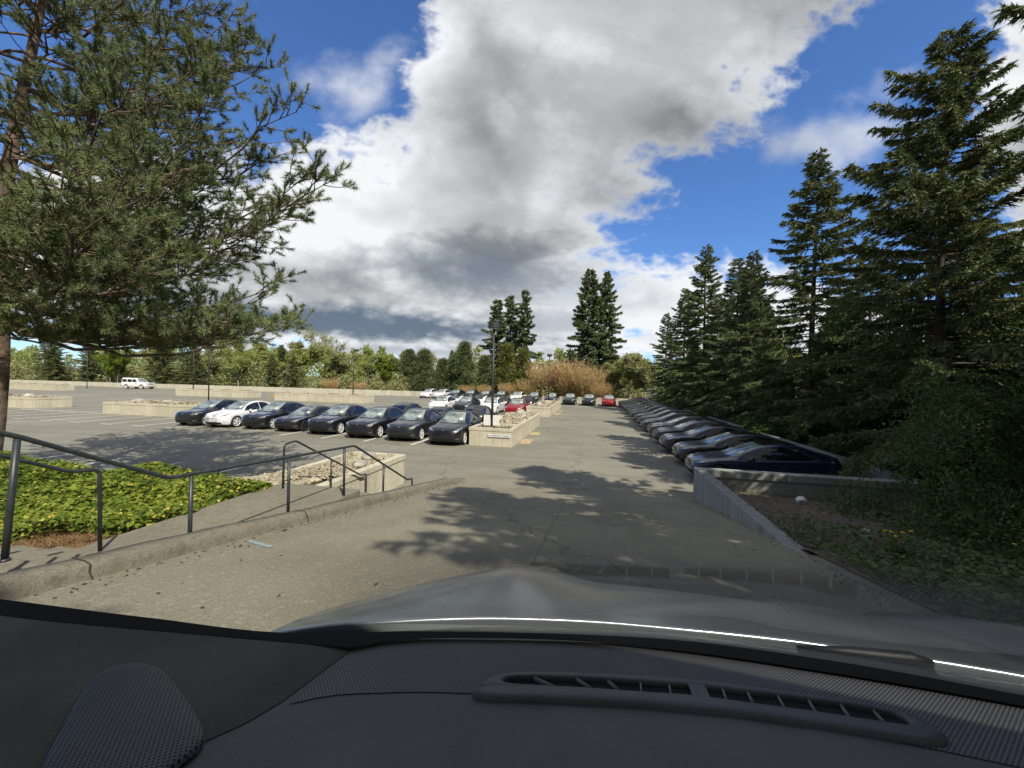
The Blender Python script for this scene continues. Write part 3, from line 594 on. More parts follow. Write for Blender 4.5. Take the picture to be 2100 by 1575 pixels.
        patch('emblem', [(-.035, -4, ZT(.16)-.10), (.035, -4, ZT(.16)-.10)], [(-.04, -4, ZT(.16)-.035), (.04, -4, ZT(.16)-.035)], (0, 1, 0), mCHROME, 4, 4, .007)
        patch('window_sticker', [(.40, yl(yc+.30), 3), (.56, yl(yc+.34), 3)], [(.385, yl(yc+.46), 3), (.53, yl(yc+.50), 3)], (0, 0, -1), mPAPER, 5, 4, .012)
    else:
        patch('windshield', [(-.76, yl(1.44), 3), (0, yl(1.36), 3), (.76, yl(1.44), 3)], [(-.66, yl(2.0), 3), (0, yl(1.96), 3), (.66, yl(2.0), 3)], (0, 0, -1), gWIND, 14, 8)
        for (a0, a1) in ((1.75, 2.62), (2.72, 3.55), (3.7, 4.5)): patch('side_window', [(3, yl(a0), 1.17), (3, yl(a1), 1.18)], [(3, yl(max(a0, a0+(.28 if a0 < 2 else 0))), 1.66), (3, yl(a1), 1.70)], (-1, 0, 0), gSIDE, 8, 6, .008, True)
        patch('rear_window', [(-.66, 4, 1.22), (.66, 4, 1.22)], [(-.62, 4, 1.70), (.62, 4, 1.70)], (0, -1, 0), gSIDE, 8, 6, .008)
        patch('tail_light', [(.74, 4, 1.0), (.88, 4, 1.0)], [(.72, 4, 1.5), (.84, 4, 1.5)], (0, -1, 0), mTAIL, 4, 6, .008, True)
        patch('headlight', [(.56, -4, .84), (.86, -4, .84)], [(.56, -4, .99), (.86, -4, .99)], (0, 1, 0), mLAMP, 6, 5, .008, True)
        patch('grille', [(-.45, -4, .80), (.45, -4, .80)], [(-.45, -4, .98), (.45, -4, .98)], (0, 1, 0), mTRIM, 6, 4, .008)
        patch('rear_bumper', [(-.82, 4, .42), (.82, 4, .42)], [(-.84, 4, .70), (.84, 4, .70)], (0, -1, 0), mTRIM, 8, 4, .02)
    # mirrors
    for s in (-1, 1):
        V_, F_ = rock_mesh((.105, .075, .072), 2); mb = MB(); xm = WW(1.75)*s; zm = ZS(1.75)+.09
        mb.add([(x+xm+s*.10, y+yl(1.78), z+zm) for x, y, z in V_], F_); mb.box(min(xm-s*.10, xm+s*.06), max(xm-s*.10, xm+s*.06), yl(1.78)-.02, yl(1.78)+.03, zm-.055, zm-.02)
        ob = mb.build('mirror', PAINT['black'], None, True); parts.append((ob, None, 'paint'))
    # wheels
    def wheel(y, s):
        R_ = sp['r']; x = s*(W-.125); mb = MB()
        mb.lathe([(R_-.11, .10*s), (R_-.05, .112*s), (R_-.012, .095*s), (R_, .05*s), (R_, -.06*s), (R_-.02, -.11*s), (R_-.12, -.11*s)], 36, 'x'); ty = mb.build('wheel', mTYRE, None, True); ty.location = (x, y, R_)
        mb = MB(); ri = R_-.105
        mb.lathe([(ri+.012, .105*s), (ri, .107*s), (ri-.022, .085*s)], 36, 'x')
        for k in range(5):
            for e in (-1, 1):
                a = 2*PI*k/5+e*.20; b2 = 2*PI*k/5+e*.13; ca, sa = math.cos(a), math.sin(a); cb, sb = math.cos(b2), math.sin(b2); wd = .03; x1 = .098*s; x0 = .06*s
                P = [(x1, .05*cb-wd*sb, .05*sb+wd*cb), (x1, .05*cb+wd*sb, .05*sb-wd*cb), (x1-.01*s, (ri)*ca+.022*sa, ri*sa-.022*ca), (x1-.01*s, ri*ca-.022*sa, ri*sa+.022*ca)]
                mb.add(P+[(x0, p[1], p[2]) for p in P], [(0, 1, 2, 3), (4, 7, 6, 5), (0, 4, 5, 1), (1, 5, 6, 2), (2, 6, 7, 3), (3, 7, 4, 0)])
        mb.lathe([(.0, .10*s), (.06, .10*s), (.065, .07*s)], 16, 'x'); rim = mb.build('rim', mRIM, ty)
        mb = MB(); mb.lathe([(0, .045*s), (ri, .045*s)], 24, 'x'); mb.build('brake_disc', mTRIM, ty); parts.append((ty, None, None))
    for y in (yf, yr):
        for s in (-1, 1): wheel(y, s)
    return parts
PROTO = {}
def proto(kind):
    root = empty('parked_car'); root['proto'] = 1
    for ob, _, role in car_meshes(kind):
        ob.parent = root
        if role: ob['role'] = role
    return root
for k in SPEC: PROTO[k] = proto(k)
used = set()
def car(kind, colour, x, y, rz_, label, group=None, rim=None, z=0, scale=.965):
    r = dup(PROTO[kind], (x, y, z), rz_, label, group, scale); r['category'] = 'car'; del r['proto']
    for c in r.children:
        if c.get('role') == 'paint': c.material_slots[0].link = 'OBJECT'; c.material_slots[0].material = PAINT[colour]; del c['role']
        if rim:
            for g_ in c.children:
                if g_.name.startswith('rim'): g_.material_slots[0].link = 'OBJECT'; g_.material_slots[0].material = rim
    return r
hl = 4.75*.965/2
G1 = 'cars parked in the first row facing us'
row1 = [(-24.9, 19.0, 'crossover', 'black', 'dark crossover at the left end of the first row, beside the long planter'), (-22.6, 19.0, 'crossover', 'white', 'white crossover between two dark ones in the first row'),
        (-20.0, 19.1, 'crossover', 'navy', 'dark crossover parked right beside the white one of the first row'), (-17.55, 18.9, 'sedan', 'black', 'low dark sedan with black wheels in the first row'),
        (-15.0, 18.6, 'crossover', 'navy', 'dark crossover parked next to the low sedan with black wheels'), (-12.25, 18.15, 'crossover', 'black', 'dark crossover in the first row, third from the sign planter'),
        (-9.75, 18.0, 'crossover', 'grey', 'charcoal crossover in the first row, second from the sign planter'), (-7.2, 17.55, 'crossover', 'black', 'black crossover next to the sign planter, front lamp glinting')]
for x, y, k, c, l in row1: car(k, c, x, y+hl, rad(1.5), l, G1, mRIMD if k == 'sedan' else None)
G2 = 'cars with their tails towards us behind the first row'
for x, y, k, c, l in [(-12.75, 25.2, 'crossover', 'black', 'dark car seen tail first behind the first row, farthest from lamp post'), (-10.1, 25.2, 'sedan', 'black', 'low dark sedan seen tail first behind the charcoal crossover'), (-7.55, 25.2, 'crossover', 'black', 'black car seen tail first at the base of nearest lamp post')]: car(k, c, x, y, PI, l, G2)
G3 = 'cars in the middle block facing us'
for x, y, k, c, l in [(-15.1, 35.0, 'crossover', 'white', 'white crossover at the left front of the middle block'), (-12.5, 34.9, 'crossover', 'black', 'black crossover between two white cars of the middle block'), (-9.8, 34.7, 'crossover', 'white', 'white crossover half behind the nearest lamp post'), (-7.15, 34.3, 'crossover', 'red', 'bright red crossover beside the second planter')]: car(k, c, x, y+hl, 0, l, G3)
G4 = 'cars with their tails towards us in the middle block'
for x, y, k, c, l in [(-15.1, 42.2, 'sedan', 'white', 'white sedan with dark roof behind the middle block, leftmost'), (-12.4, 42.2, 'sedan', 'white', 'white sedan with dark roof, just left of nearest lamp post'), (-9.75, 42.2, 'sedan', 'black', 'dark sedan seen tail first behind the white crossover at the lamp post'), (-7.1, 42.2, 'crossover', 'navy', 'dark blue crossover close behind the red crossover')]: car(k, c, x, y, PI, l, G4)
G5 = 'cars backed against the far boundary wall'
far = [('crossover', 'white', 'white crossover at the left end of the far wall row'), ('crossover', 'white', 'white crossover, second of the far wall row'), ('crossover', 'black', 'black crossover beside the two white ones at the far wall'), ('crossover', 'grey', 'charcoal crossover at the far wall, above the black middle block car'),
       ('crossover', 'black', 'dark crossover at the far wall, just left of the nearest lamp post'), ('crossover', 'grey', 'charcoal crossover at the far wall, just right of nearest lamp post'), ('crossover', 'white', 'white crossover alone among dark cars at far wall'), ('crossover', 'black', 'dark crossover at far wall, left of the second lamp post'),
       ('crossover', 'navy', 'dark blue crossover at far wall, right of the second lamp post'), ('crossover', 'green', 'graphite crossover facing down the lane from far wall, third from right end'), ('crossover', 'green', 'graphite crossover at far wall beside the red one'), ('crossover', 'red', 'red crossover at the right end of the far wall row')]
for i, (k, c, l) in enumerate(far):
    x = -27.2+2.66*i; y = 58.9-.215*2.66*i; car(k, c, x, y+hl-.3, rad(-2), l, G5)
G6 = 'cars parked along the long wall under the conifers'
cols = ['blue', 'navy', 'navy', 'grey', 'navy', 'grey', 'navy', 'grey', 'black', 'grey', 'navy', 'black', 'grey', 'navy', 'grey', 'red']
ordn = ['', 'second', 'third', 'fourth', 'fifth', 'sixth', 'seventh', 'eighth', 'ninth', 'tenth', 'eleventh', 'twelfth', 'thirteenth', 'fourteenth', 'fifteenth']
cn = dict(blue='deep blue', navy='dark navy', grey='charcoal', black='black', red='dark red')
for i, c in enumerate(cols):
    l = 'deep blue sedan shown side on, right behind the lipped cross wall' if i == 0 else ('dark red sedan at the far end of shaded row by wall' if c == 'red' else f'{cn[c]} sedan in the shaded row, {ordn[i]} from the cross wall')
    car('sedan', c, 5.52+.06*math.sin(i*2.1), 14.5+2.64*i, rad(-90), l, G6)
car('offroader', 'white', -88.6, 59.5, rad(98), 'white boxy off-roader parked alone along the far wall', None, None, 0, 1.12)
for k in PROTO:
    r = PROTO[k]
    for ob in list(r.children):
        for g_ in list(ob.children): bpy.data.objects.remove(g_)
        bpy.data.objects.remove(ob)
    bpy.data.objects.remove(r)
# ------------------------------------------------------------ vegetation
mBARK = M('pine_bark', (.16, .115, .085), .95, .5, 7., bump=.8, bscale=14., world=False)
mBARKD = M('dark_bark', (.075, .06, .048), .95, .4, 5., world=False)
mBIRCH = M('pale_bark', (.34, .31, .27), .9, .4, 4., world=False)
lSPR = MLEAF('spruce_needles', (.048, .068, .030), (.31, .355, .145), .14, ((.11, .075, .04), .05))
lSPR2 = MLEAF('fir_needles', (.045, .064, .032), (.26, .31, .14), .12, ((.09, .07, .04), .04))
lPINE = MLEAF('pine_needles', (.062, .092, .042), (.32, .375, .16), .15, ((.22, .16, .07), .025))
lPINE2 = MLEAF('small_pine_needles', (.06, .085, .04), (.22, .25, .105), .12)
lYEL = MLEAF('spring_leaves', (.25, .30, .09), (.55, .61, .22), .45, ((.34, .26, .15), .08))
lLIME = MLEAF('lime_leaves', (.11, .16, .025), (.26, .33, .05), .4)
lOLIVE = MLEAF('olive_leaves', (.20, .22, .09), (.47, .47, .21), .3, ((.16, .12, .07), .1))
lORANGE = MLEAF('bare_orange_twigs', (.40, .26, .13), (.70, .49, .26), .2, ((.40, .37, .13), .18))
lCEDAR = MLEAF('cedar_sprays', (.075, .095, .028), (.27, .275, .075), .15)
lBUSH = MLEAF('bush_leaves', (.032, .062, .020), (.12, .20, .05), .25)
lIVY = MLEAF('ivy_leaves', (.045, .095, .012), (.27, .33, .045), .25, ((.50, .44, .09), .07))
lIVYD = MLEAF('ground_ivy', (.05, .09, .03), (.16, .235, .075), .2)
lDRY = MLEAF('dry_grass', (.22, .13, .06), (.42, .28, .14), .2)
lGRASS = MLEAF('grass_blades', (.06, .11, .025), (.16, .24, .06), .3)

def norm(a): return a/np.maximum(np.linalg.norm(a, axis=-1, keepdims=True), 1e-9)
def tris(P, D, L, Wd, q, twist=None):
    """one tapered blade from every point P along D: returns verts, faces (triangles)"""
    n = len(P); r = norm(q.normal(size=(n, 3))); side = norm(np.cross(D, r)) if twist is None else norm(np.cross(D, twist))
    L = np.broadcast_to(L, (n,))[:, None]; Wd = np.broadcast_to(Wd, (n,))[:, None]
    V = np.stack([P-side*Wd*.5, P+side*Wd*.5, P+D*L], 1).reshape(-1, 3); return V, np.arange(3*n).reshape(-1, 3)
def quads(P, D, N, L, Wd):
    """one leaf (kite) from every point"""
    n = len(P); side = norm(np.cross(D, N)); L = np.broadcast_to(L, (n,))[:, None]; Wd = np.broadcast_to(Wd, (n,))[:, None]
    V = np.stack([P, P+D*L*.45+side*Wd*.5, P+D*L, P+D*L*.45-side*Wd*.5], 1).reshape(-1, 3); return V, np.arange(4*n).reshape(-1, 4)
def tubes(segs, n=4):
    """segs: list of (points (k,3), radii (k,)) -> verts, quads"""
    VV, FF, o = [], [], 0
    a = np.arange(n)*2*PI/n
    for P, R in segs:
        P = np.asarray(P, float); k = len(P); T = norm(np.gradient(P, axis=0)); ref = np.array([.31, .17, .93]) if abs(T[0][2]) < .9 else np.array([1., .2, .1])
        A = norm(np.cross(T, ref)); B = np.cross(T, A)
        V = P[:, None]+(A[:, None]*np.cos(a)[None, :, None]+B[:, None]*np.sin(a)[None, :, None])*np.asarray(R)[:, None, None]
        VV.append(V.reshape(-1, 3)); i, j = np.meshgrid(np.arange(k-1), np.arange(n), indexing='ij'); i, j = i.ravel(), j.ravel(); j2 = (j+1) % n
        FF.append(np.stack([i*n+j, i*n+j2, (i+1)*n+j2, (i+1)*n+j], 1)+o); o += k*n
    return np.concatenate(VV), np.concatenate(FF)
def cat_(L):
    V, F, o = [], [], 0
    for v, f in L: V.append(v); F.append(f+o); o += len(v)
    return np.concatenate(V), np.concatenate(F)

def spruce(seed, h, rm, nb, dens=1., lowest=.06, blade=(.16, .055), power=.85, droop=.32, gap=.25, up=.5):
    """trunk segments and blade crown of a spruce: branches, side twigs, hanging twiglets"""
    q = np.random.default_rng(seed); segs = [(np.stack([.12*np.sin(np.linspace(0, 3, 12)+seed)*np.linspace(0, 1, 12), .1*np.sin(np.linspace(0, 2.3, 12)*1.3)*np.linspace(0, 1, 12), np.linspace(-.3, h, 12)], 1), np.linspace(h*.0135, .012, 12))]
    B = []; amp = 1+.18*np.sin(np.linspace(0, 9, 8)+seed)
    for i in range(nb):
        f = lowest+(1-lowest)*((i+q.random()*.8)/nb)**.92; z = h*f; az = i*2.39996+q.normal()*.5
        L = rm*(1-f)**power*(q.uniform(1-gap*1.6, 1.12))*(1+.14*math.sin(az*2+seed+f*7))+.12
        L *= min(1., .50+2.4*f)
        if q.random() < .08: L *= 1.25
        el = up*(f-.35)+q.normal()*.10; k = 9; t = np.linspace(0, 1, k)
        d = np.array([math.cos(az), math.sin(az), 0]); Pp = np.array([0, 0, z])+d*(t*L)[:, None]*1.
        Pp[:, 2] += L*(el*t-droop*(1-f*.8)*t**2+.16*t**4)
        segs.append((Pp, np.linspace(.010+.008*L, .004, k)))
        m = max(7, int(L*26*dens)); ts = q.uniform(.10, 1, m)**.8; ts[:2] = 1
        C = np.stack([np.interp(ts, t, Pp[:, j]) for j in range(3)], 1); s = np.array([-d[1], d[0], 0]); sg = q.choice([-1, 1], m)
        l2 = (.16+.34*L*(1-ts)*.55+.10*q.random(m))*q.uniform(.6, 1.2, m); l2 = np.minimum(l2, .95)
        D2 = norm(d*q.uniform(.45, 1.1, (m, 1))+s*(sg*q.uniform(.3, 1.1, m))[:, None]+np.stack([0*ts, 0*ts, q.uniform(-.45, .15, m)], 1))
        r2 = max(5, int(11*dens)); u = q.uniform(.05, 1, (m, r2)); PP = C[:, None]+D2[:, None]*(u*l2[:, None])[..., None]
        PP[..., 2] -= .25*(u*l2[:, None])**2
        DD = norm(D2[:, None]+q.normal(size=(m, r2, 3))*.42+np.array([0, 0, -.12])-np.array([0, 0, .55])*(q.random((m, r2, 1)) < .28))
        B.append((PP.reshape(-1, 3), DD.reshape(-1, 3)))
    P = np.concatenate([b[0] for b in B]); D = np.concatenate([b[1] for b in B]); n = len(P)
    V1 = tris(P-D*.02, D, blade[0]*q.uniform(.6, 1.4, n), blade[1]*q.uniform(.7, 1.3, n), q)
    return tubes(segs, 5), V1
def tree_obj(name, tr, cr, mt, ml, label=None, group=None, cat='tree', crown='crown'):
    r = empty(name, (0, 0, 0), 0, label, cat, group)
    mk('trunk', tr[0], tr[1], mt, r, True); mk(crown, cr[0], cr[1], ml, r); return r
def recolor(r, m):
    for c in r.children:
        if c.name.startswith('crown'): c.material_slots[0].link = 'OBJECT'; c.material_slots[0].material = m
def place(src, x, y, z, s, rz_, label, group, mat=None, first=None):
    o = dup(src, (x, y, z), rz_, label, group, s if hasattr(s, '__len__') else (s, s, s))
    if mat: recolor(o, mat)
    return o
def drop(r):
    for c in list(r.children): bpy.data.objects.remove(c)
    bpy.data.objects.remove(r)

# --- spruces along the wall
SPA = tree_obj('spruce_tree', *spruce(3, 15.5, 5.9, 240, 1.5, .06, (.15, .044), .80, .36, .42, .80), mBARKD, lSPR, cat='tree')
SPB = tree_obj('spruce_tree', *spruce(8, 14., 4.1, 225, 1.45, .06, (.145, .042), .86, .40, .38, .65), mBARKD, lSPR, cat='tree')
SPC = tree_obj('spruce_tree', *spruce(14, 14., 3.8, 215, 1.45, .06, (.145, .042), .8, .36, .40, .75), mBARKD, lSPR2, cat='tree')
SPD = tree_obj('spruce_tree', *spruce(17, 16., 5.0, 170, .9, .36, (.20, .075), .7, .30, .32, .60), mBARKD, lSPR, cat='tree')
GW = 'conifers along the right-hand wall'
for src, x, y, s, a, lab, mat in [
    (SPA, 10.4, 14.3, .94, .4, 'tallest big spruce, its top high against the blue sky', None),
    (SPB, 10.9, 22.5, 1.12, 2.0, 'slim tall spruce standing just left of the tallest spruce', None),
    (SPA, 11.2, 7.4, 1.0, 2.2, 'near spruce cut off by the photo edge, its bough reaching up into the sky', None),
    (SPC, 10.2, 28.5, .90, 1.1, 'dark spruce right beside the slim tall one, narrow ragged top', None),
    (SPB, 10.9, 33.5, .98, 4.0, 'spruce with twin ragged top above the middle of the shaded car row', lSPR2),
    (SPC, 10.4, 40.5, 1.22, .3, 'broad pointed spruce rising before the white cloud bank', lSPR),
    (SPB, 10.0, 47.5, 1.05, 5.0, 'full dark spruce at far half of the shaded car row', lSPR),
    (SPC, 9.6, 56., .95, 2.6, 'short dark spruce at the far end of the shaded car row', None),
    (SPB, 13.4, 18.0, .85, .9, 'dark spruce filling the gap behind the tallest one', lSPR2), (SPC, 14.5, 24.5, .85, 3.9, 'spruce in deep shade behind the slim tall one', None),
    (SPA, 15., 12.5, .72, 5.2, 'low spruce in deep shade above the bush', lSPR2), (SPC, 12.8, 36.8, .98, 1.9, 'back row spruce between two ragged tops', None), (SPB, 12.6, 44.5, .95, 3.1, 'back row spruce behind the broad pointed one', None)]:
    place(src, x, y, -.45, s, a, lab, GW, mat)
# trees beside and behind us that cast the shade on the drive, the weedy bed and the car
for src, x, y, s, a, lab in [(SPD, 8.4, 2.6, 1.0, 1.0, 'spruce beside the drive whose shadow crosses the ramp'), (SPD, 7.6, -2.4, 1.05, 4.4, 'spruce behind the car shading the hood'), (SPD, 5.2, -9.0, 1.0, 2.2, 'slim spruce behind the car shading the windscreen'), (SPD, 11., -.8, 1.0, 5.3, 'spruce set back from the drive, shading the weedy bed')]:
    place(src, x, y, .3, s, a, lab, 'conifers shading the drive')
# --- tall firs and background trees
FIR = tree_obj('fir_tree', *spruce(21, 27., 6.6, 230, .62, .05, (.55, .24), .72, .34, .40, .5), mBARKD, lSPR2, cat='tree')
FIR2 = tree_obj('fir_tree', *spruce(27, 24., 5.2, 165, .60, .12, (.55, .24), .62, .40, .55, .4), mBARKD, lSPR2, cat='tree')
GF = 'tall firs beyond the far wall'
for src, x, y, s, a, lab in [(FIR, -1.3, 85, 1.04, 0, 'left one of the two tall firs grown together'), (FIR, 2.3, 86.5, (.82, .82, 1.03), 2.5, 'right one of the two tall firs grown together'),
    (FIR2, -15.1, 83, (.85, .85, .98), 1.2, 'tallest pointed fir of the three beyond the nearest lamp post'), (FIR2, -18.7, 85, (1., 1., .95), 3.3, 'ragged fir in the middle of the three behind the lamp head'), (FIR2, -21.3, 83, (1.02, 1.02, .90), 5.1, 'blunt open fir directly behind the drum lamp head')]:
    place(src, x, y, -.6, s, a, lab, GF)
# --- round topped small pines
def bushy(seed, h, r, n, blade, clumps=26, lean=0, bottom=.12, spread=.5, upb=.35):
    q = np.random.default_rng(seed); segs = []; P, D = [], []
    zz = np.linspace(-.4, h*.9, 8); segs.append((np.stack([lean*zz*.1+.05*np.sin(zz), .05*np.cos(zz*1.3), zz], 1), np.linspace(.035*h**.9, .02, 8)))
    for i in range(clumps):
        f = bottom+(1-bottom)*q.random()**.85; rad_ = r*min(1., 1.18*(1.02-f)**.85+.04)*min(1., .6+2.2*f)*q.uniform(.5, 1.15); az = i*2.4+q.normal()*.3
        c = np.array([math.cos(az)*rad_*.8, math.sin(az)*rad_*.8, h*f]); b0 = np.array([0, 0, max(.1, h*f-rad_*.6)])
        t = np.linspace(0, 1, 6)[:, None]; segs.append((b0+(c-b0)*t+np.array([0, 0, .12])*np.sin(t*3.1), np.linspace(.012*h*.6, .006, 6)))
        m = n//clumps; g = q.normal(size=(m, 3))*np.array([1, 1, .7])*r*.21*spread*2*q.uniform(.6, 1.2)*(1.15-.45*f)
        P.append(c+g); D.append(norm(g*1.2+q.normal(size=(m, 3))*.5*r*.26+np.array([0, 0, upb*r*.3])))
    P = np.concatenate(P); D = np.concatenate(D); k = P[:, 2] > .05*h; P, D = P[k], D[k]; n = len(P)
    V = tris(P, D, blade[0]*q.uniform(.6, 1.4, n), blade[1]*q.uniform(.6, 1.4, n), q); return tubes(segs, 5), V
SP1 = tree_obj('pine_tree', *bushy(31, 9.5, 2.6, 20000, (.34, .12), 64, .3), mBARKD, lPINE2)
SP2 = tree_obj('pine_tree', *bushy(33, 9.0, 2.9, 20000, (.34, .12), 58, -.2), mBARKD, lPINE2)
for src, x, y, s, a, lab in [(SP1, -36.6, 72, .98, 0, 'small round pine at the left of dark clump behind the white crossovers'), (SP2, -33.2, 71.5, 1.0, 1, 'second small pine of dark clump behind the white crossovers'), (SP2, -29.6, 72.5, .82, 3, 'lowest small pine in the dark clump'), (SP1, -24.9, 71.5, 1.13, 2, 'tallest small pine with rounded top left of the drum lamp post'), (SP1, -27.4, 74, .9, 4, 'small pine hidden behind the tallest rounded one')]:
    place(src, x, y, -.6, s, a, lab, 'small pines beyond the far wall')
# --- cedars
CED = tree_obj('cedar_tree', *bushy(36, 10.5, 2.3, 22000, (.36, .13), 90, 0, .05, .5, .1), mBARKD, lCEDAR)
for x, y, s, lab in [(-17.0, 75, 1.03, 'yellow green cedar behind the lamp post, under the ragged firs'), (-13.9, 76, .96, 'slim yellow green cedar beside the orange bushes'), (-21.8, 75.5, .82, 'dark green cedar just left of the lamp post')]:
    place(CED, x, y, -.6, (s*1.05, s*1.05, s), x, lab, 'cedars beyond the far wall', lPINE2 if x < -20 else None)
# --- deciduous
def decid(seed, h, r, n, leaf, depth=3, bare=.0, trunkr=.012, spread=.9):
    q = np.random.default_rng(seed); segs, tips = [], []
    def grow(p, d, L, rd, lev):
        k = 5; P = [p]; dd = d
        for i in range(k-1): dd = norm(dd+q.normal(size=3)*.12+np.array([0, 0, .06])); P.append(P[-1]+dd*L/(k-1))
        P = np.array(P); segs.append((P, np.linspace(rd, rd*.6, k)))
        if lev >= depth: tips.append((P, L)); return
        nb = 4 if lev else 9
        for j in range(nb):
            f = q.uniform(.35, 1.) if lev else q.uniform(.22, 1.); o = P[0]+(P[-1]-P[0])*f; o = np.array([np.interp(f, np.linspace(0, 1, k), P[:, c]) for c in range(3)])
            az = j*2.4+q.random()*2; e = q.uniform(.2, .75)
            side = np.array([math.cos(az), math.sin(az), 0]); nd = norm(dd*(1-e*.5)+side*spread*e+np.array([0, 0, .15])); grow(o, nd, L*(q.uniform(.45, .62)), rd*.5, lev+1)
    grow(np.array([0, 0, -.4]), np.array([0, 0, 1.]), h*.62, trunkr*h, 0)
    m = max(1, n//len(tips)); P, D = [], []
    for T, L in tips:
        f = q.random(m)*1.05; c = np.stack([np.interp(f, np.linspace(0, 1, 5), T[:, j]) for j in range(3)], 1); g = q.normal(size=(m, 3))*.20*L; P.append(c+g); D.append(norm(q.normal(size=(m, 3))+np.array([0, 0, .2])))
    P = np.concatenate(P); D = np.concatenate(D); N = norm(q.normal(size=P.shape)); V = quads(P, D, N, leaf*q.uniform(.6, 1.4, len(P)), leaf*.62*q.uniform(.7, 1.3, len(P)))
    sc = h/max(P[:, 2].max(), 1); return (lambda a: (a[0]*sc, a[1]))(tubes(segs, 4)), (V[0]*sc, V[1])
DA = tree_obj('broadleaf_tree', *decid(41, 11.5, 4, 22000, .33), mBIRCH, lYEL)
DB = tree_obj('broadleaf_tree', *decid(43, 11., 4, 22000, .33, 3, 0, .011, 1.2), mBIRCH, lOLIVE)
DC = tree_obj('broadleaf_tree', *decid(47, 14.5, 4, 5200, .26, 3, 0, .013, 1.0), mBIRCH, lOLIVE)
GD = 'spring trees beyond the boundary wall'
adj = ['yellow green', 'olive', 'pale green', 'bright green', 'soft green']
DL = [(-118, 73, .95, DB, lLIME, 'bright lime tree at the left lamp post beyond the wall'), (-112, 71, .8, DA, lLIME, 'low lime green tree left of the white off-roader'), (-106, 76, 1.1, DB, lOLIVE, 'pale trunked olive tree above the white off-roader'),
      (-85, 78, 1.05, DA, lYEL, 'yellow green tree seen beneath the pine boughs'), (-80, 82, 1.15, DB, lYEL, 'tall yellow green tree just right of the last pine bough'), (-75, 84, 1.1, DA, lOLIVE, 'olive spring tree right of the pine boughs'), (-70, 82, 1.08, DB, lYEL, 'yellow green tree left of the sparse tall one'),
      (-64.8, 86, 1.13, DC, lOLIVE, 'sparse tall tree rising above the treeline against grey cloud'), (-60, 80, .95, DA, lYEL, 'yellow spring tree beneath the sparse tall one'), (-57, 78, .88, DB, lOLIVE, 'olive tree directly left of the square headed lamp'), (-52, 80, .95, DA, lYEL, 'yellow green tree directly right of the square headed lamp'),
      (-48, 82, .85, DB, lLIME, 'fresh green round tree left of the T-shaped lamp'), (-44, 84, .88, DA, lOLIVE, 'thin olive tree between T-shaped lamp and small pines'), (-40, 80, .7, DC, lOLIVE, 'thin grey tree at left edge of the small pines'),
      (-92, 76, 1., DA, lOLIVE, 'olive tree under the pine boughs near the hidden lamp'), (-67, 76, .62, DB, lOLIVE, 'low olive tree close to boundary wall, below the treeline'), (-73, 76, .7, DA, lYEL, 'low yellow tree close to the boundary wall'), (5.6, 65, .78, DA, lYEL, 'yellowish sapling at the end of the shaded car row'), (3., 70, .7, DB, lOLIVE, 'olive brush tree behind the right end of far cars'), (8.0, 64.5, .8, DB, lOLIVE, 'twiggy olive tree beside the far end of shaded row')]
for i, (x, y, s, src, m, lab) in enumerate(DL): place(src, x, y, -.6, (s*1.15, s*1.15, s), i*1.7, lab, GD, m)
# dark conifers at the left under the pine, and in the treeline
for x, y, s, src, lab in [(-137, 72, .98, SPB, 'dark spruce beside the pine trunk beyond the wall'), (-131, 70, .9, SPC, 'dark spruce next to the pine trunk, second from it'), (-125, 73, .85, SPB, 'dark spruce touching the lime trees'), (-98.5, 71, .92, SPB, 'dark spruce right of the white off-roader'), (-94, 73, .85, SPC, 'dark spruce behind the thin lamp post'), (-89, 71, .72, SPC, 'short dark spruce at the hidden lamp post'), (-68.5, 71, .60, SPB, 'short dark fir close to the wall left of square headed lamp'), (-62.5, 70.5, .58, SPC, 'bushy dark fir close to the wall below sparse tree'), (-73.5, 79, .80, SPC, 'pointed dark fir among the yellow trees'), (-45.8, 120, .95, SPC, 'tiny distant fir on the low skyline')]:
    place(src, x, y, -.6, (s*1.25, s*1.25, s), x, lab, 'dark conifers beyond the boundary wall', lSPR)
# --- bare orange shrubs
def shrub(seed, h, r, n, w):
    q = np.random.default_rng(seed); m = n//7; az = q.random(m)*6.28; tl = np.sqrt(q.random(m))*.75; L = h*q.uniform(.6, 1.05, m)
    D = norm(np.stack([np.cos(az)*tl*r/h*1.3, np.sin(az)*tl*r/h*1.3, np.ones(m)], 1)); P = np.stack([np.cos(az)*tl*r*.35, np.sin(az)*tl*r*.35, np.zeros(m)], 1)
    out = [tris(P, D, L, w, q)]
    u = q.uniform(.25, .97, (m, 9)); PP = (P[:, None]+D[:, None]*(u*L[:, None])[..., None]).reshape(-1, 3); DD = norm(np.repeat(D, 9, 0)+q.normal(size=(m*9, 3))*.55); out.append(tris(PP, DD, .55*q.uniform(.5, 1.4, m*9)*(h/6), w*1.1, q)); return cat_(out)
SH = []
for sd_ in (51, 53):
    V = shrub(sd_, 7.2, 4.0, 5200, .065); r = empty('shrub', (0, 0, 0), 0, None, 'shrub'); mk('twigs', *V, lORANGE, r)
    q = np.random.default_rng(sd_); a = q.random(9)*6.28; mk('stem', *tubes([(np.array([[0, 0, -.5], [math.cos(b)*.5, math.sin(b)*.5, 1.5], [math.cos(b)*1.4, math.sin(b)*1.4, 4.2]]), np.array([.06, .045, .015])) for b in a], 4), mBIRCH, r, True); SH.append(r)
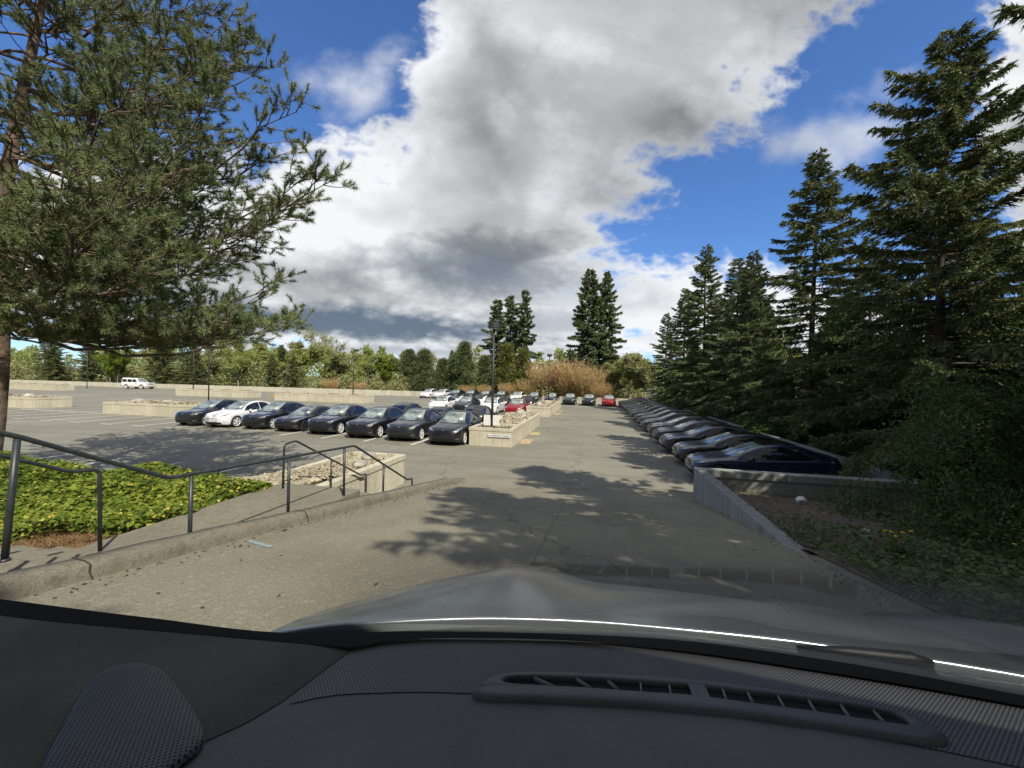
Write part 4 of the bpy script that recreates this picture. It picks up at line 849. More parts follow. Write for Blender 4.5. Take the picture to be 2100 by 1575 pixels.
for i, (x, y, s, lab) in enumerate([(-11.4, 68.5, .62, 'bare orange shrub right of the slim cedar'), (-8.2, 69.5, 1.08, 'bare orange shrub centred behind the second lamp post'), (-4.6, 69, 1.12, 'tallest bare orange shrub behind the graphite cars'), (-1.2, 67.5, .95, 'bare orange shrub below the two tall firs'), (1.3, 65.5, .55, 'small orange shrub at right end of far wall row'), (-15.5, 69, .48, 'low orange brush under the yellow green cedar'), (-20, 69.5, .42, 'low orange brush left of the yellow green cedar'), (-23.5, 69, .40, 'low orange brush beside the rounded small pine'), (-53.5, 70.5, .5, 'reddish brush by the square headed lamp'), (-47, 70.5, .42, 'reddish low brush near the T-shaped lamp')]):
    dup(SH[i % 2], (x, y, -.6), i*1.3, lab, 'bare orange shrubs beyond the far wall', (s, s, s))
# --- understorey along the wall: laurel and bramble mounds
def mound(seed, rx, ry, h, n, leaf):
    q = np.random.default_rng(seed); k = 26; c = np.stack([q.uniform(-rx, rx, k), q.uniform(-ry, ry, k), q.uniform(.12, .85, k)**.9*h], 1); keep = (c[:, 0]/rx)**2+(c[:, 1]/ry)**2+(c[:, 2]/h)**2*.55 < 1.15; c = c[keep]; k = len(c)
    i = q.integers(0, k, n); g = norm(q.normal(size=(n, 3)))*q.uniform(.35, 1.05, (n, 1))*np.array([.34*rx, .34*ry, .24*h]); P = c[i]+g; P[:, 2] = np.abs(P[:, 2]); D = norm(g+q.normal(size=(n, 3))*.35+np.array([0, 0, -.1])); N = norm(q.normal(size=(n, 3))+np.array([0, 0, .8]))
    st = [(np.array([[0, 0, -.3], (cc*.5)+np.array([0, 0, .1]), cc]), np.array([.03, .02, .006])) for cc in c]
    return tubes(st, 4), quads(P, D, N, leaf*q.uniform(.6, 1.4, n), leaf*.5*q.uniform(.7, 1.3, n))
BU = []
for s_, n_, l_ in ((61, 30000, .075), (63, 15000, .17)):
    a, b_ = mound(s_, 1.9, 1.9, 2.9, n_, l_); r = empty('bush', (0, 0, 0), 0, None, 'bush'); mk('stem', *a, mBARKD, r, True); mk('foliage', *b_, lBUSH, r); BU.append(r)
for i, (k, x, y, z, s, lab) in enumerate([(0, 7.5, 8.9, .1, (1.05, 1.05, 1.12), 'big dark green bush at the photo edge above the weedy bed'), (0, 9.4, 6.3, .6, (1.0, 1.1, .95), 'dark green bush cut off at photo edge below the near spruce'), (1, 10.2, 13.2, -.4, (.7, 1, .75), 'shaded bush behind the corner of long wall'), (1, 10.4, 17.5, -.4, (.7, 1.2, .62), 'shaded bush behind wall at the nearest blue car'), (1, 10.4, 22, -.4, (.7, 1.3, .62), 'shaded bush behind the wall, under the slim tall spruce'), (1, 10.4, 27, -.4, (.7, 1.3, .6), 'shaded bush behind the wall in mid row'), (1, 10.4, 32, -.4, (.7, 1.3, .6), 'shaded bush behind wall, below the twin ragged top'), (1, 10.4, 38, -.4, (.7, 1.5, .6), 'shaded bush behind wall, below the broad pointed spruce'), (1, 10.3, 45, -.4, (.7, 1.6, .6), 'shaded bush behind the far half of wall'), (1, 10.1, 52, -.4, (.7, 1.6, .6), 'shaded bush behind far end of the long wall'), (1, 14.5, 15, -.4, (1.5, 1.8, 2.3), 'tall thicket in deep shade behind the tallest spruce'), (1, 14, 22, -.4, (1.5, 2., 2.2), 'thicket in deep shade behind slim tall spruce'), (1, 14, 30, -.4, (1.5, 2.1, 2.0), 'thicket in deep shade in the middle of the conifers'), (1, 13, 40, -.4, (1.5, 2.3, 1.9), 'thicket in deep shade behind the broad pointed spruce'), (0, 12.4, 9.5, 0, (1.3, 1.2, 1.3), 'thicket behind the big dark green bush')]):
    dup(BU[k], (x, y, z), i*1.9, lab, 'bushes along the long wall', s)
# --- far woods that close the skyline
def woods(x0, x1, y0, y1, h0, h1, n, leaf, seed):
    q = np.random.default_rng(seed); k = int((x1-x0)/2.2); cx = q.uniform(x0, x1, k); cy = q.uniform(y0, y1, k); ch = q.uniform(h0, h1, k); i = q.integers(0, k, n); f = q.random(n); a = q.random(n)*6.28; r = np.sqrt(q.random(n))*2.6*np.sqrt(np.clip(1.05-f**2, .05, 1))
    P = np.stack([cx[i]+np.cos(a)*r, cy[i]+np.sin(a)*r, ch[i]*f], 1); D = norm(q.normal(size=(n, 3))+np.array([0, 0, .4])); return quads(P, D, norm(q.normal(size=(n, 3))), leaf*q.uniform(.6, 1.5, n), leaf*.6)
tag(mk('woods', *woods(-260, 60, 92, 150, 8, 13.5, 90000, .8, 71), lYEL), 'far band of spring woods beyond the lot', 'woods', None, 'stuff')
tag(mk('woods', *woods(14, 34, -4, 62, 6, 13, 60000, .5, 73), lBUSH), 'dark wood behind the conifers along the wall', 'woods', None, 'stuff')
tag(mk('woods', *woods(-190, -70, 74, 86, 3, 6.5, 26000, .5, 74), lOLIVE), 'brushy undergrowth behind the left part of boundary wall', 'woods', None, 'stuff')
tag(mk('woods', *woods(-70, 8, 68, 82, 2, 4.2, 20000, .42, 75), lOLIVE), 'brushy undergrowth behind the right part of boundary wall', 'woods', None, 'stuff')
for r in (SPA, SPB, SPC, SPD, FIR, FIR2, SP1, SP2, CED, DA, DB, DC, *SH, *BU): drop(r)

# --- the big pine
def big_pine():
    q = np.random.default_rng(5); base = np.array([-14.15, 6.25, .2]); top = np.array([-12.85, 6.7, 14.4])
    k = 16; t = np.linspace(0, 1, k); tr = base+(top-base)*t[:, None]; tr[:, 0] += .10*np.sin(t*9); tr[:, 1] += .08*np.sin(t*7+1)
    segs = [(tr, .20*(1-t)**.8+.03)]; big = segs[:]
    TZ = lambda z: np.array([np.interp(z, tr[:, 2], tr[:, j]) for j in range(3)])
    br = []
    for p in PINE_TIPS:
        p = np.array(p); L = np.linalg.norm(p[:2]-TZ(p[2])[:2]); z0 = p[2]-(.12+.18*q.random())*L+.3; z0 = max(z0, 4.5); br.append((TZ(z0), p))
    for i in range(62):
        z = 5.3+8.8*(i+q.random())/62; az = i*2.4+q.normal()*.4; f = max(0, (z-4.2)/10.6); L = (6.4*(1-f)**.55+.6)*q.uniform(.6, 1.02)*(.8 if math.cos(az) > .55 and f < .6 else 1)
        o = TZ(z); tip = o+np.array([math.cos(az)*L, math.sin(az)*L, L*(q.uniform(.02, .30)+.25*f)]); br.append((o, tip))
    twigs = []
    for o, p in br:
        L = np.linalg.norm(p-o); k = 10; t = np.linspace(0, 1, k)[:, None]; d = (p-o)
        P = o+d*t; P[:, 2] += -.16*L*np.sin(t[:, 0]*PI)*(1 if d[2] < .35*L else .3); P += q.normal(size=P.shape)*.045*L*np.sin(t*PI)*.6; P[-1] = p
        lo_ = q.uniform(3.75, 4.7); P[2:, 2] = np.where(P[2:, 2] < lo_, lo_+(P[2:, 2]-lo_)*.55, P[2:, 2]); segs.append((P, np.linspace(.010+.0070*L, .008, k)))
        n2 = int(5+L*2.9)
        for j in range(n2):
            f = q.uniform(.22, 1.) if j else 1.; c = np.array([np.interp(f, t[:, 0], P[:, m]) for m in range(3)]); dl = norm(d); s = norm(np.cross(dl, [0, 0, 1.]))
            l2 = (.35+.30*L*(1-f)**.8)*q.uniform(.6, 1.15); l2 = min(l2, 2.3); sg = (-1)**j
            d2 = norm(dl*q.uniform(.5, 1.1)+s*sg*q.uniform(.35, 1.0)+np.array([0, 0, q.uniform(-.12, .42)])); kk = 6; u = np.linspace(0, 1, kk)[:, None]
            Q = c+d2*l2*u; Q[:, 2] += .14*l2*u[:, 0]**2; Q += q.normal(size=Q.shape)*.02*l2; lq = q.uniform(3.6, 4.3); Q[:, 2] = np.where(Q[:, 2] < lq, lq+(Q[:, 2]-lq)*.35, Q[:, 2]); segs.append((Q, np.linspace(.013, .006, kk)))
            n3 = int(3+l2*3.6)
            for m in range(n3):
                g = q.uniform(.25, 1) if m else 1.; e = np.array([np.interp(g, u[:, 0], Q[:, w]) for w in range(3)]); l3 = q.uniform(.14, .42)
                d3 = norm(d2*.8+q.normal(size=3)*.5+np.array([0, 0, .32])); R_ = np.stack([e, e+d3*l3*.55, e+d3*l3+np.array([0, 0, .05*l3])]); segs.append((R_, np.array([.007, .006, .004]))); twigs.append((R_[-1], norm(R_[-1]-R_[1]), l3))
    E = np.array([w[0] for w in twigs]); A = np.array([w[1] for w in twigs]); n = len(E)
    out = []
    nn = 84; back = q.uniform(0, .20, (n, nn)); PP = E[:, None]-A[:, None]*back[..., None]; DD = norm(A[:, None]*q.uniform(.15, 1.1, (n, nn, 1))+norm(q.normal(size=(n, nn, 3)))*.75)
    V = tris(PP.reshape(-1, 3), DD.reshape(-1, 3), q.uniform(.09, .145, n*nn), .0105, q)
    print('pine twigs', n, 'needles', n*nn); return tubes(segs, 5), V
PINE_TIPS = [(-8.53,7.48,11.6),(-8.09,8.07,10.86),(-6.96,7.79,9.45),(-7.79,8.63,9.12),(-6.1,7.95,7.87),(-6.26,7.51,7.88),(-7.36,8.19,7.39),(-7.42,7.15,6.51),(-7.68,8.1,5.69),(-7.6,7.6,5.22),(-7.25,8.19,4.86),(-6.64,7.29,4.5),(-8.05,7.8,4.35),(-7.43,6.6,4.5),(-9.64,7.67,4.5),(-9.68,6.64,4.55),(-10.46,8.55,6.83),(-9.6,5.74,4.3),(-7.14,5.47,7.05),(-7.55,5.17,5.6),(-6.95,5.73,8.32),(-9.54,5.14,4.6),(-9.93,9.2,9.81),(-10.26,9.16,12.6),(-7.84,5.56,9.36),(-7.5,4.78,6.4),(-10.8,9.0,5.48),(-12.7,9.08,5.4),(-8.1,4.45,6.8),(-9.1,4.53,5.5),(-9.2,6.9,8.6),(-9.0,8.2,6.3),(-8.2,6.6,9.9),(-9.4,7.4,10.4),(-7.5,6.9,10.2),(-8.6,6.2,11.8),(-8.9,6.0,7.6),(-10.0,7.9,8.0)]
tr, cr = big_pine(); r = empty('pine_tree', (-13.75, 6.25, .2), 0, 'large pine with long needles whose boughs fill the upper left', 'tree'); off = np.array([-13.75, 6.25, .2])
mk('trunk', tr[0]-off, tr[1], mBARK, r, True); mk('crown', cr[0]-off, cr[1], lPINE, r)

# ------------------------------------------------------------ beds and ground cover
def bedz(x, y): return 1.02+.05*np.sin(x*1.1+y*.7)+.05*np.sin(y*1.9-x*.4)+np.clip((3.2-y)*.16, 0, .75)+np.clip((-7.-x)*.004, 0, .1)
xs = np.linspace(-30, -5.78, 50); ys = np.linspace(-8, 6.43, 40); X_, Y_ = np.meshgrid(xs, ys, indexing='ij'); struct('bed_soil', np.stack([X_.ravel(), Y_.ravel(), bedz(X_, Y_).ravel()], 1), grid_faces(50, 40), mDIRT, True)
def ivy(n, x0, x1, y0, y1, zf, size, q, hmax, mat, name, label, keepf=None, up=.6):
    P = np.stack([q.uniform(x0, x1, n), q.uniform(y0, y1, n), np.zeros(n)], 1)
    if keepf is not None: P = P[keepf(P, q)]
    n = len(P); lump = .5+.5*np.sin(P[:, 0]*2.1+1.3*np.sin(P[:, 1]*1.7))*np.sin(P[:, 1]*2.6+P[:, 0]*.6); P[:, 2] = zf(P[:, 0], P[:, 1])+hmax*(.25+.75*lump)*q.random(n)**.45
    az = q.random(n)*6.28; D = norm(np.stack([np.cos(az), np.sin(az), q.uniform(-.45, .35, n)], 1)); N = norm(q.normal(size=(n, 3))*.5+np.array([0, 0, up])); s = size*q.uniform(.55, 1.35, n)
    side = norm(np.cross(D, N)); c = P; s_ = s[:, None]    # five-pointed leaf as a fan
    V = np.stack([c-D*s_*.35, c+side*s_*.42-D*s_*.12, c+side*s_*.26+D*s_*.18, c+D*s_*.62, c-side*s_*.26+D*s_*.18, c-side*s_*.42-D*s_*.12], 1).reshape(-1, 3)
    b = (np.arange(n)*6)[:, None]; F = np.concatenate([b+np.array([[0, 1, 2, 3]]), b+np.array([[0, 3, 4, 5]])]); return tag(mk(name, V, F, mat), label, 'ground cover', None, 'stuff')
q = np.random.default_rng(9)
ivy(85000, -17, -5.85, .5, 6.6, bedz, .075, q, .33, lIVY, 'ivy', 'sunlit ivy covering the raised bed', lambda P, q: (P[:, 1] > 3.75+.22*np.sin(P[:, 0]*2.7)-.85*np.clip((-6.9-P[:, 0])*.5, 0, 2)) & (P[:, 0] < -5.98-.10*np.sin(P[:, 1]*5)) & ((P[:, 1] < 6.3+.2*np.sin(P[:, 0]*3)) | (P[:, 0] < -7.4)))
def blades(n, x0, x1, y0, y1, zf, L, w, q, mat, name, label, spread=.7, keepf=None):
    P = np.stack([q.uniform(x0, x1, n), q.uniform(y0, y1, n), np.zeros(n)], 1)
    if keepf is not None: P = P[keepf(P, q)]
    n = len(P); P[:, 2] = zf(P[:, 0], P[:, 1]); D = norm(q.normal(size=(n, 3))*spread*np.array([1, 1, .3])+np.array([0, 0, .55])); return tag(mk(name, *tris(P, D, L*q.uniform(.5, 1.4, n), w, q), mat), label, 'ground cover', None, 'stuff')
blades(3800, -7.6, -5.98, 3.05, 4.3, bedz, .13, .008, q, lDRY, 'dry_grass', 'dry tan grass at the edge of the ivy', 1.0, lambda P, q: P[:, 1] < 4.15+.2*np.sin(P[:, 0]*4))
blades(900, -6.35, -5.9, 4.6, 5.4, bedz, .22, .008, q, lGRASS, 'grass', 'tuft of fresh grass at the walk edge', .5)
def soilz(x, y):
    k = np.clip((11.7-y), 0, 30); a = .42-.05*np.clip(x-3.1, 0, 6)+.12*k+.03*np.sin(x*1.7+y)*np.sin(y*1.3); b_ = .165*np.clip(11.9-y, 0, 40)+.04; w_ = np.clip((x-3.05)/1.2, 0, 1)*np.clip((6.6-y)/2, 0, 1)+np.clip((y-6.2)*4, 0, 1); w_ = np.clip(w_, 0, 1); r = b_*(1-w_)+np.maximum(a, b_*(y < 6))*w_; return np.where(y > 6.0, np.minimum(r, .86+np.clip((x-3.4)*.1, 0, .5)+np.clip(6.4-y, 0, 1)), r)
xs = np.concatenate([np.linspace(3.02, 4.5, 16), np.linspace(4.7, 22, 40)]); ys = np.concatenate([np.linspace(-10, 3, 16), np.linspace(3.2, 11.7, 50)]); X_, Y_ = np.meshgrid(xs, ys, indexing='ij'); struct('weedy_soil', np.stack([X_.ravel(), Y_.ravel(), soilz(X_, Y_).ravel()], 1), grid_faces(len(xs), len(ys)), mSOIL, True)
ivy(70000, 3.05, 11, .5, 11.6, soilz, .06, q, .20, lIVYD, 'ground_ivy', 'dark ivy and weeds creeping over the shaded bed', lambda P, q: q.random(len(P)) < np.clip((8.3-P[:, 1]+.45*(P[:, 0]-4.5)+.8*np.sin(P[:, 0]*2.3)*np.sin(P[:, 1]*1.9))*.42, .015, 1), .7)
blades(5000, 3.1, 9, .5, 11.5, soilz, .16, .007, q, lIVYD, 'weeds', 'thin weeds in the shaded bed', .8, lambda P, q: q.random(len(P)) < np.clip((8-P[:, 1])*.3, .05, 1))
n = 1500; P = np.stack([q.uniform(3.15, 8.2, n), q.uniform(6.5, 11.6, n)], 1); P = np.concatenate([P, soilz(P[:, 0], P[:, 1])[:, None]+.004], 1)
mLIT = MLEAF('leaf_litter', (.06, .045, .03), (.20, .16, .11), 0.); az = q.random(n)*6.28; tag(mk('leaf_litter', *quads(P, norm(np.stack([np.cos(az), np.sin(az), q.uniform(-.1, .2, n)], 1)), norm(q.normal(size=(n, 3))*.4+np.array([0, 0, 1])), .05*q.uniform(.4, 1.6, n), .03), mLIT), 'dead leaves lying on the weedy bed', 'leaf litter', None, 'stuff')
n = 120; P = np.stack([q.uniform(-3.9, 2.8, n), q.uniform(2.2, 12., n)], 1); P = np.concatenate([P, np.array([rz(y)+.008 for y in P[:, 1]])[:, None]], 1); m2 = 420; e = np.stack([np.where(q.random(m2) < .6, -4.0+np.abs(q.normal(size=m2))*.09, 2.84-np.abs(q.normal(size=m2))*.08), q.uniform(2., 11.6, m2)], 1); P = np.concatenate([P, np.concatenate([e, np.array([rz(y)+.008 for y in e[:, 1]])[:, None]], 1)]); n = len(P); az = q.random(n)*6.28
tag(mk('debris', *quads(P, norm(np.stack([np.cos(az), np.sin(az), q.uniform(-.05, .3, n)], 1)), norm(q.normal(size=(n, 3))*.5+np.array([0, 0, 1])), q.uniform(.012, .055, n), .020), M('cone_scrap', (.06, .045, .035), .9)), 'scraps of cone and leaf scattered on the ramp', 'debris', None, 'stuff')
# grass tuft with dandelions
def dandelion(x, y, n, lab, sd_):
    q = np.random.default_rng(sd_); z = float(soilz(np.array([x]), np.array([y]))[0]); r = empty('dandelion', (x, y, z), 0, lab, 'flower', 'dandelions in the weedy bed')
    P = q.normal(size=(90, 3))*np.array([.07, .07, 0]); D = norm(q.normal(size=(90, 3))*.55*np.array([1, 1, .3])+np.array([0, 0, .6])); mk('leaf', *tris(P, D, .22*q.uniform(.5, 1.3, 90), .014, q), lGRASS, r)
    for i in range(n):
        a = q.random()*6.28; tip = Vector((math.cos(a)*q.uniform(.03, .15), math.sin(a)*q.uniform(.03, .15), q.uniform(.24, .33))); m = MB(); m.tube([(tip.x*.2, tip.y*.2, 0), (tip.x*.6, tip.y*.6, tip.z*.6), tip], .004, 5); m.build('stem', lGRASS, r, True)
        m = MB(); m.lathe([(0, -.006), (.014, -.004), (.026, .006), (.022, .012), (0, .016)], 14, 'z', tip); m.build('flower_head', M('dandelion_yellow', (.75, .46, .02), .8), r, True)
dandelion(4.18, 6.32, 5, 'clump of yellow dandelions at the edge of shaded weeds', 1); dandelion(6.0, 6.9, 3, 'three dandelions in front of the big dark bush', 2)
# litter
def crumple(name, r_, x, y, z, seed, mat, lab, cat):
    V, F = rock_mesh(r_, seed, 3); q = np.random.default_rng(seed); V = np.array(V)*(1+q.normal(size=(len(V), 1))*.05); o = mk(name, V, F, mat); o.location = (x, y, z); o.rotation_euler = (0, .2, seed); return tag(o, lab, cat)
crumple('plastic_bag', (.15, .10, .09), 5.0, 10.6, float(soilz(np.array([5.]), np.array([10.6]))[0])+.06, 4, mWHITE, 'crumpled white plastic bag lying at the foot of the cross wall', 'bag')
crumple('paper_scrap', (.08, .06, .03), 4.4, 10.95, float(soilz(np.array([4.4]), np.array([10.95]))[0])+.02, 6, M('tan_paper', (.48, .36, .18), .9), 'crumpled tan wrapper beside the white bag', 'wrapper')
m = MB(); m.lathe([(.034, -.05), (.042, .05), (.038, .05), (.03, -.045)], 16, 'x'); o = m.build('paper_cup', mWHITE, None, True); o.location = (4.55, 7.6, float(soilz(np.array([4.55]), np.array([7.6]))[0])+.04); tag(o, 'white paper cup tipped over in the weedy bed', 'cup')
# ------------------------------------------------------------ the car the photo is taken from
A_ = math.atan(.165); K = .72; EYE = np.array([0, -1.34*math.sin(A_), 1.34*math.cos(A_)])
OWN = empty('car', (0, 0, .165*11.9), 0, 'silver car at the bottom of the photo, seen from its dashboard', 'car'); OWN.rotation_euler = (-A_, 0, 0)
def own(name, V, F, mat, smooth=True, parent=None): return mk(name, np.asarray(V, float)*K+EYE, F, mat, parent or OWN, smooth)
def m_dots(name, base, pitch, dark, fac=.8):
    """perforated trim: rows of small holes"""
    m, t = newmat(name); p = t.obj(); mp = t.n('ShaderNodeMapping'); t.put(mp, 0, p); mp.inputs['Scale'].default_value = (1/pitch, 1/pitch, 0); mp.inputs['Rotation'].default_value = (0, 0, rad(45))
    v = t.n('ShaderNodeTexVoronoi', {'voronoi_dimensions': '2D'}); t.put(v, 'Vector', mp.outputs[0]); t.put(v, 'Scale', 1.); t.put(v, 'Randomness', 0.)
    h = t.ss(v.outputs[0], .26, .42); n = t.noise(p, 6., 4); b = t.mix(t.ss(n, .3, .7), [x*.85 for x in base], [x*1.15 for x in base])
    t.out(t.bsdf(t.mix(h, dark, b), .55, 0, t.bump(h, .5, .001), .4)); return m
def m_dash(name, base, rough, grain, dust=.5):
    m, t = newmat(name); p = t.obj(); n = t.noise(p, grain, 3, .7); n2 = t.noise(p, 7., 5); v = t.n('ShaderNodeTexVoronoi'); t.put(v, 'Vector', p); t.put(v, 'Scale', 55.)
    c = t.mix(t.ss(n2, .3, .7), [x*.8 for x in base], [x*1.2 for x in base]); c = t.mix(t.m('MULTIPLY', t.ss(n, .5, .8), .35), c, [x*1.9 for x in base])
    fl = t.m('MULTIPLY', t.m('SUBTRACT', 1., t.ss(v.outputs[0], .018, .035)), t.m('GREATER_THAN', t.noise(p, 21., 1), .56)); c = t.mix(t.m('MULTIPLY', fl, dust), c, (.22, .22, .22))
    t.out(t.bsdf(c, rough, 0, t.bump(n, .25, .001), .4)); return m
mVINYL = m_dash('dash_vinyl', (.092, .090, .087), .62, 420.)
mSUEDE = m_dash('dash_suede', (.085, .075, .060), .95, 300., .35)
mMESH = m_dots('dash_mesh', (.105, .105, .107), .0030, (.008, .009, .011))
mSPK = m_dots('speaker_mesh', (.080, .081, .082), .0030, (.006, .006, .007))
mVENT = m_dash('vent_plastic', (.082, .083, .085), .45, 500., .2); mSLOTSHADE = M('vent_shade', (.003, .003, .003), .9, .1, 5., world=False)
mFRIT = M('black_frit', (.0035, .0035, .0035), .7, .1, 5., world=False, spec=.1); mCOWL = m_dash('cowl_plastic', (.022, .024, .028), .5, 160., .3)
mFIN = M('fin_plastic', (.16, .16, .16), .5, .1, 5., world=False)
def m_silver():
    m, t = newmat('silver_paint'); p = t.obj(); fl = t.noise(p, 1400., 1); n = t.noise(p, 2.5, 4)
    c = t.mix(t.ss(n, .3, .7), (.30, .335, .355), (.37, .405, .425)); sp = t.n('ShaderNodeTexVoronoi'); t.put(sp, 'Vector', p); t.put(sp, 'Scale', 26.)
    c = t.mix(t.m('MULTIPLY', t.m('SUBTRACT', 1., t.ss(sp.outputs[0], .02, .05)), .5), c, (.7, .7, .68))
    t.out(t.bsdf(c, t.m('ADD', .22, t.m('MULTIPLY', n, .14)), .6, t.bump(fl, .04, .0005), .5, .6, .12)); return m
mSILV = m_silver()
def crv(P, x): a = np.array(P, float); return cspl(a, np.clip(np.asarray(x, float), a[0, 0], a[-1, 0]))
def strip(name, xs, lo, hi, z, mat, nv=6, zc=0., parent=None):
    """sheet between two y(x) curves at height z (array or number), bulged by zc"""
    V = []; 
    for i, x in enumerate(xs):
        for j in range(nv): f = j/(nv-1); V.append((x, lo[i]+(hi[i]-lo[i])*f, (z[i] if hasattr(z, '__len__') else z)+zc*math.sin(f*PI)))
    return own(name, V, grid_faces(len(xs), nv)[:, ::-1] if False else grid_faces(len(xs), nv), mat, True, parent)
MT = [(-.42, .600), (-.376, .622), (-.339, .647), (-.15, .722), (.0, .760), (.161, .780), (.40, .785), (.628, .774), (.9, .735), (1.25, .66)]       # far edge of the perforated panel
MBt = [(-.42, .425), (-.369, .486), (-.26, .542), (-.16, .571), (.0, .603), (.128, .624), (.30, .640), (.461, .635), (.7, .61), (1.25, .50)]       # near edge
BT = [(-1.25, .545), (-1.07, .564), (-.761, .592), (-.468, .630), (-.33, .684), (-.177, .733), (.0, .782), (.169, .816), (.40, .825), (.654, .804), (.95, .76), (1.3, .69)]   # glass foot
BB = [(-1.25, .52), (-.993, .528), (-.636, .577), (-.374, .618)]
HR = [(-.66, .745), (-.594, .798), (-.438, .871), (-.178, .978), (.0, 1.03), (.221, 1.067), (.541, 1.095), (.703, 1.095), (.887, 1.082), (1.1, 1.05), (1.3, 1.0)]                 # rear edge of the hood
xs = np.linspace(-1.25, 1.25, 60)
dash = own('dashboard', [(x, y, -.352-.55*max(0, .30-y)**1.5) for x in xs for y in np.linspace(-.05, min(.86, float(crv(BT, [x])[0])-.012), 30)], grid_faces(60, 30), mVINYL)
xs = np.linspace(-.372, 1.24, 70); m_lo, m_hi = crv(MBt, xs), crv(MT, xs); k = xs < -.339; m_lo[k] = np.minimum(m_hi[k]-.005, m_lo[k])
strip('mesh_panel', xs, m_lo, m_hi, -.3508, mMESH, 8)
xs = np.linspace(-1.25, -.374, 30)     # suede side panel with its slanted seam
V = []
for j, y in enumerate(np.linspace(.05, 1, 14)):
    for x in np.linspace(0, 1, 30):
        yy = .05+.57*((y-.05)/.95); xe = np.interp(yy, [.05, .38, .463, .56, .62], [-.60, -.43, -.385, -.379, -.374]); X_ = -1.3+(xe+1.3)*x; yb = float(crv(BB, [X_])[0]); Y_ = .05+(min(yb, .62)-.05)*((y-.05)/.95); V.append((X_, Y_, -.346+.02*x*0-.012*max(0, x-.93)/.07*.4))
own('side_panel', V, grid_faces(14, 30)[:, ::-1], mSUEDE)
xs = np.linspace(-1.25, 1.28, 70); lo = np.where(xs < -.36, crv(BB, np.minimum(xs, -.374)), crv(MT, np.maximum(xs, -.42))); strip('windshield_seal', xs, lo-.004, crv(BT, xs), -.345, mFRIT, 5)
bt = crv(BT, xs); k = xs > -.66; V = []
for x, y0, y1 in zip(xs[k], bt[k]+.002, np.maximum(crv(HR, xs[k])+.02, bt[k]+.03)):
    for j in range(8):
        f = j/7; e = max(0, (-.20-x)/.46); V.append((x, y0+(y1-y0)*f, -.358-(.095+.03*e**2)*f**1.3+.004*math.sin(f*9)))
own('cowl', V, grid_faces(int(k.sum()), 8), mCOWL)
# speaker pad
V = []; n = 40; C_ = np.array([-.555, .365])
out = [(-.46,.290),(-.49,.308),(-.515,.326),(-.545,.352),(-.577,.380),(-.613,.413),(-.643,.446),(-.648,.469),(-.622,.486),(-.579,.483),(-.519,.459),(-.462,.433),(-.418,.411),(-.403,.400),(-.401,.386),(-.405,.356),(-.41,.31)]
out = np.array(out); l = np.concatenate([[0], np.cumsum(np.linalg.norm(np.diff(np.vstack([out, out[:1]]), axis=0), axis=1))]); oc = np.vstack([out, out[:1]]); ks = np.linspace(0, l[-1], 61)[:-1]; ring = np.stack([np.interp(ks, l, oc[:, 0]), np.interp(ks, l, oc[:, 1])], 1)
for _ in range(2): ring = (np.roll(ring, 1, 0)+ring*2+np.roll(ring, -1, 0))/4
cc = ring.mean(0); R_ = [0, .25, .5, .75, .9, .97, 1.0, 1.012]; H_ = [.010, .0099, .0095, .0085, .0070, .0055, .003, -.002]
for r_, h_ in zip(R_, H_):
    for p in ring: q_ = cc+(p-cc)*r_; V.append((q_[0], q_[1], -.346+h_))
m_ = len(ring); F = [(i*m_+k, i*m_+(k+1) % m_, (i+1)*m_+(k+1) % m_, (i+1)*m_+k) for i in range(len(R_)-1) for k in range(m_)]
own('speaker_grille', V, np.array(F)[:, ::-1], mSPK)
# defroster vent: raised lozenge frame, two slots, fins
def vcl(x): return .655+.075*(1-((x-.20)/.36)**2)*.62+.02*(x-.15)       # centre line of the slots
fo_ = [(-.157,.561),(-.153,.578),(-.136,.605),(-.111,.626),(-.039,.647),(.07,.674),(.177,.692),(.279,.700),(.373,.702),(.43,.698),(.451,.681),(.454,.659),(.441,.645),(.412,.640),(.309,.637),(.191,.628),(.063,.608),(-.067,.579),(-.141,.560)]
fo_ = np.array(fo_); oc = np.vstack([fo_, fo_[:1]]); l = np.concatenate([[0], np.cumsum(np.linalg.norm(np.diff(oc, axis=0), axis=1))]); ks = np.linspace(0, l[-1], 97)[:-1]; ring = np.stack([np.interp(ks, l, oc[:, 0]), np.interp(ks, l, oc[:, 1])], 1); ring = (np.roll(ring, 1, 0)+ring*2+np.roll(ring, -1, 0))/4
up_ = [(-.118,.600),(-.112,.611),(-.073,.624),(.033,.650),(.139,.670),(.173,.675),(.273,.686),(.367,.692),(.412,.690),(.422,.677)]; dn_ = [(-.118,.598),(-.108,.593),(-.07,.601),(.032,.625),(.133,.646),(.166,.650),(.261,.657),(.349,.659),(.405,.661),(.422,.672)]
inn = np.vstack([np.array(dn_), np.array(up_)[::-1]]); oc = np.vstack([inn, inn[:1]]); l = np.concatenate([[0], np.cumsum(np.linalg.norm(np.diff(oc, axis=0), axis=1))]); ks = np.linspace(0, l[-1], 97)[:-1]; ri = np.stack([np.interp(ks, l, oc[:, 0]), np.interp(ks, l, oc[:, 1])], 1)
from mathutils.geometry import closest_point_on_tri
def by_turn(R, c): a_ = np.unwrap(np.arctan2((R[:, 1]-c[1])*4, R[:, 0]-c[0])); return R if a_[-1] > a_[0] else R[::-1]
cv = np.array([.16, .658]); ring = by_turn(ring, cv); ri = by_turn(ri, cv)
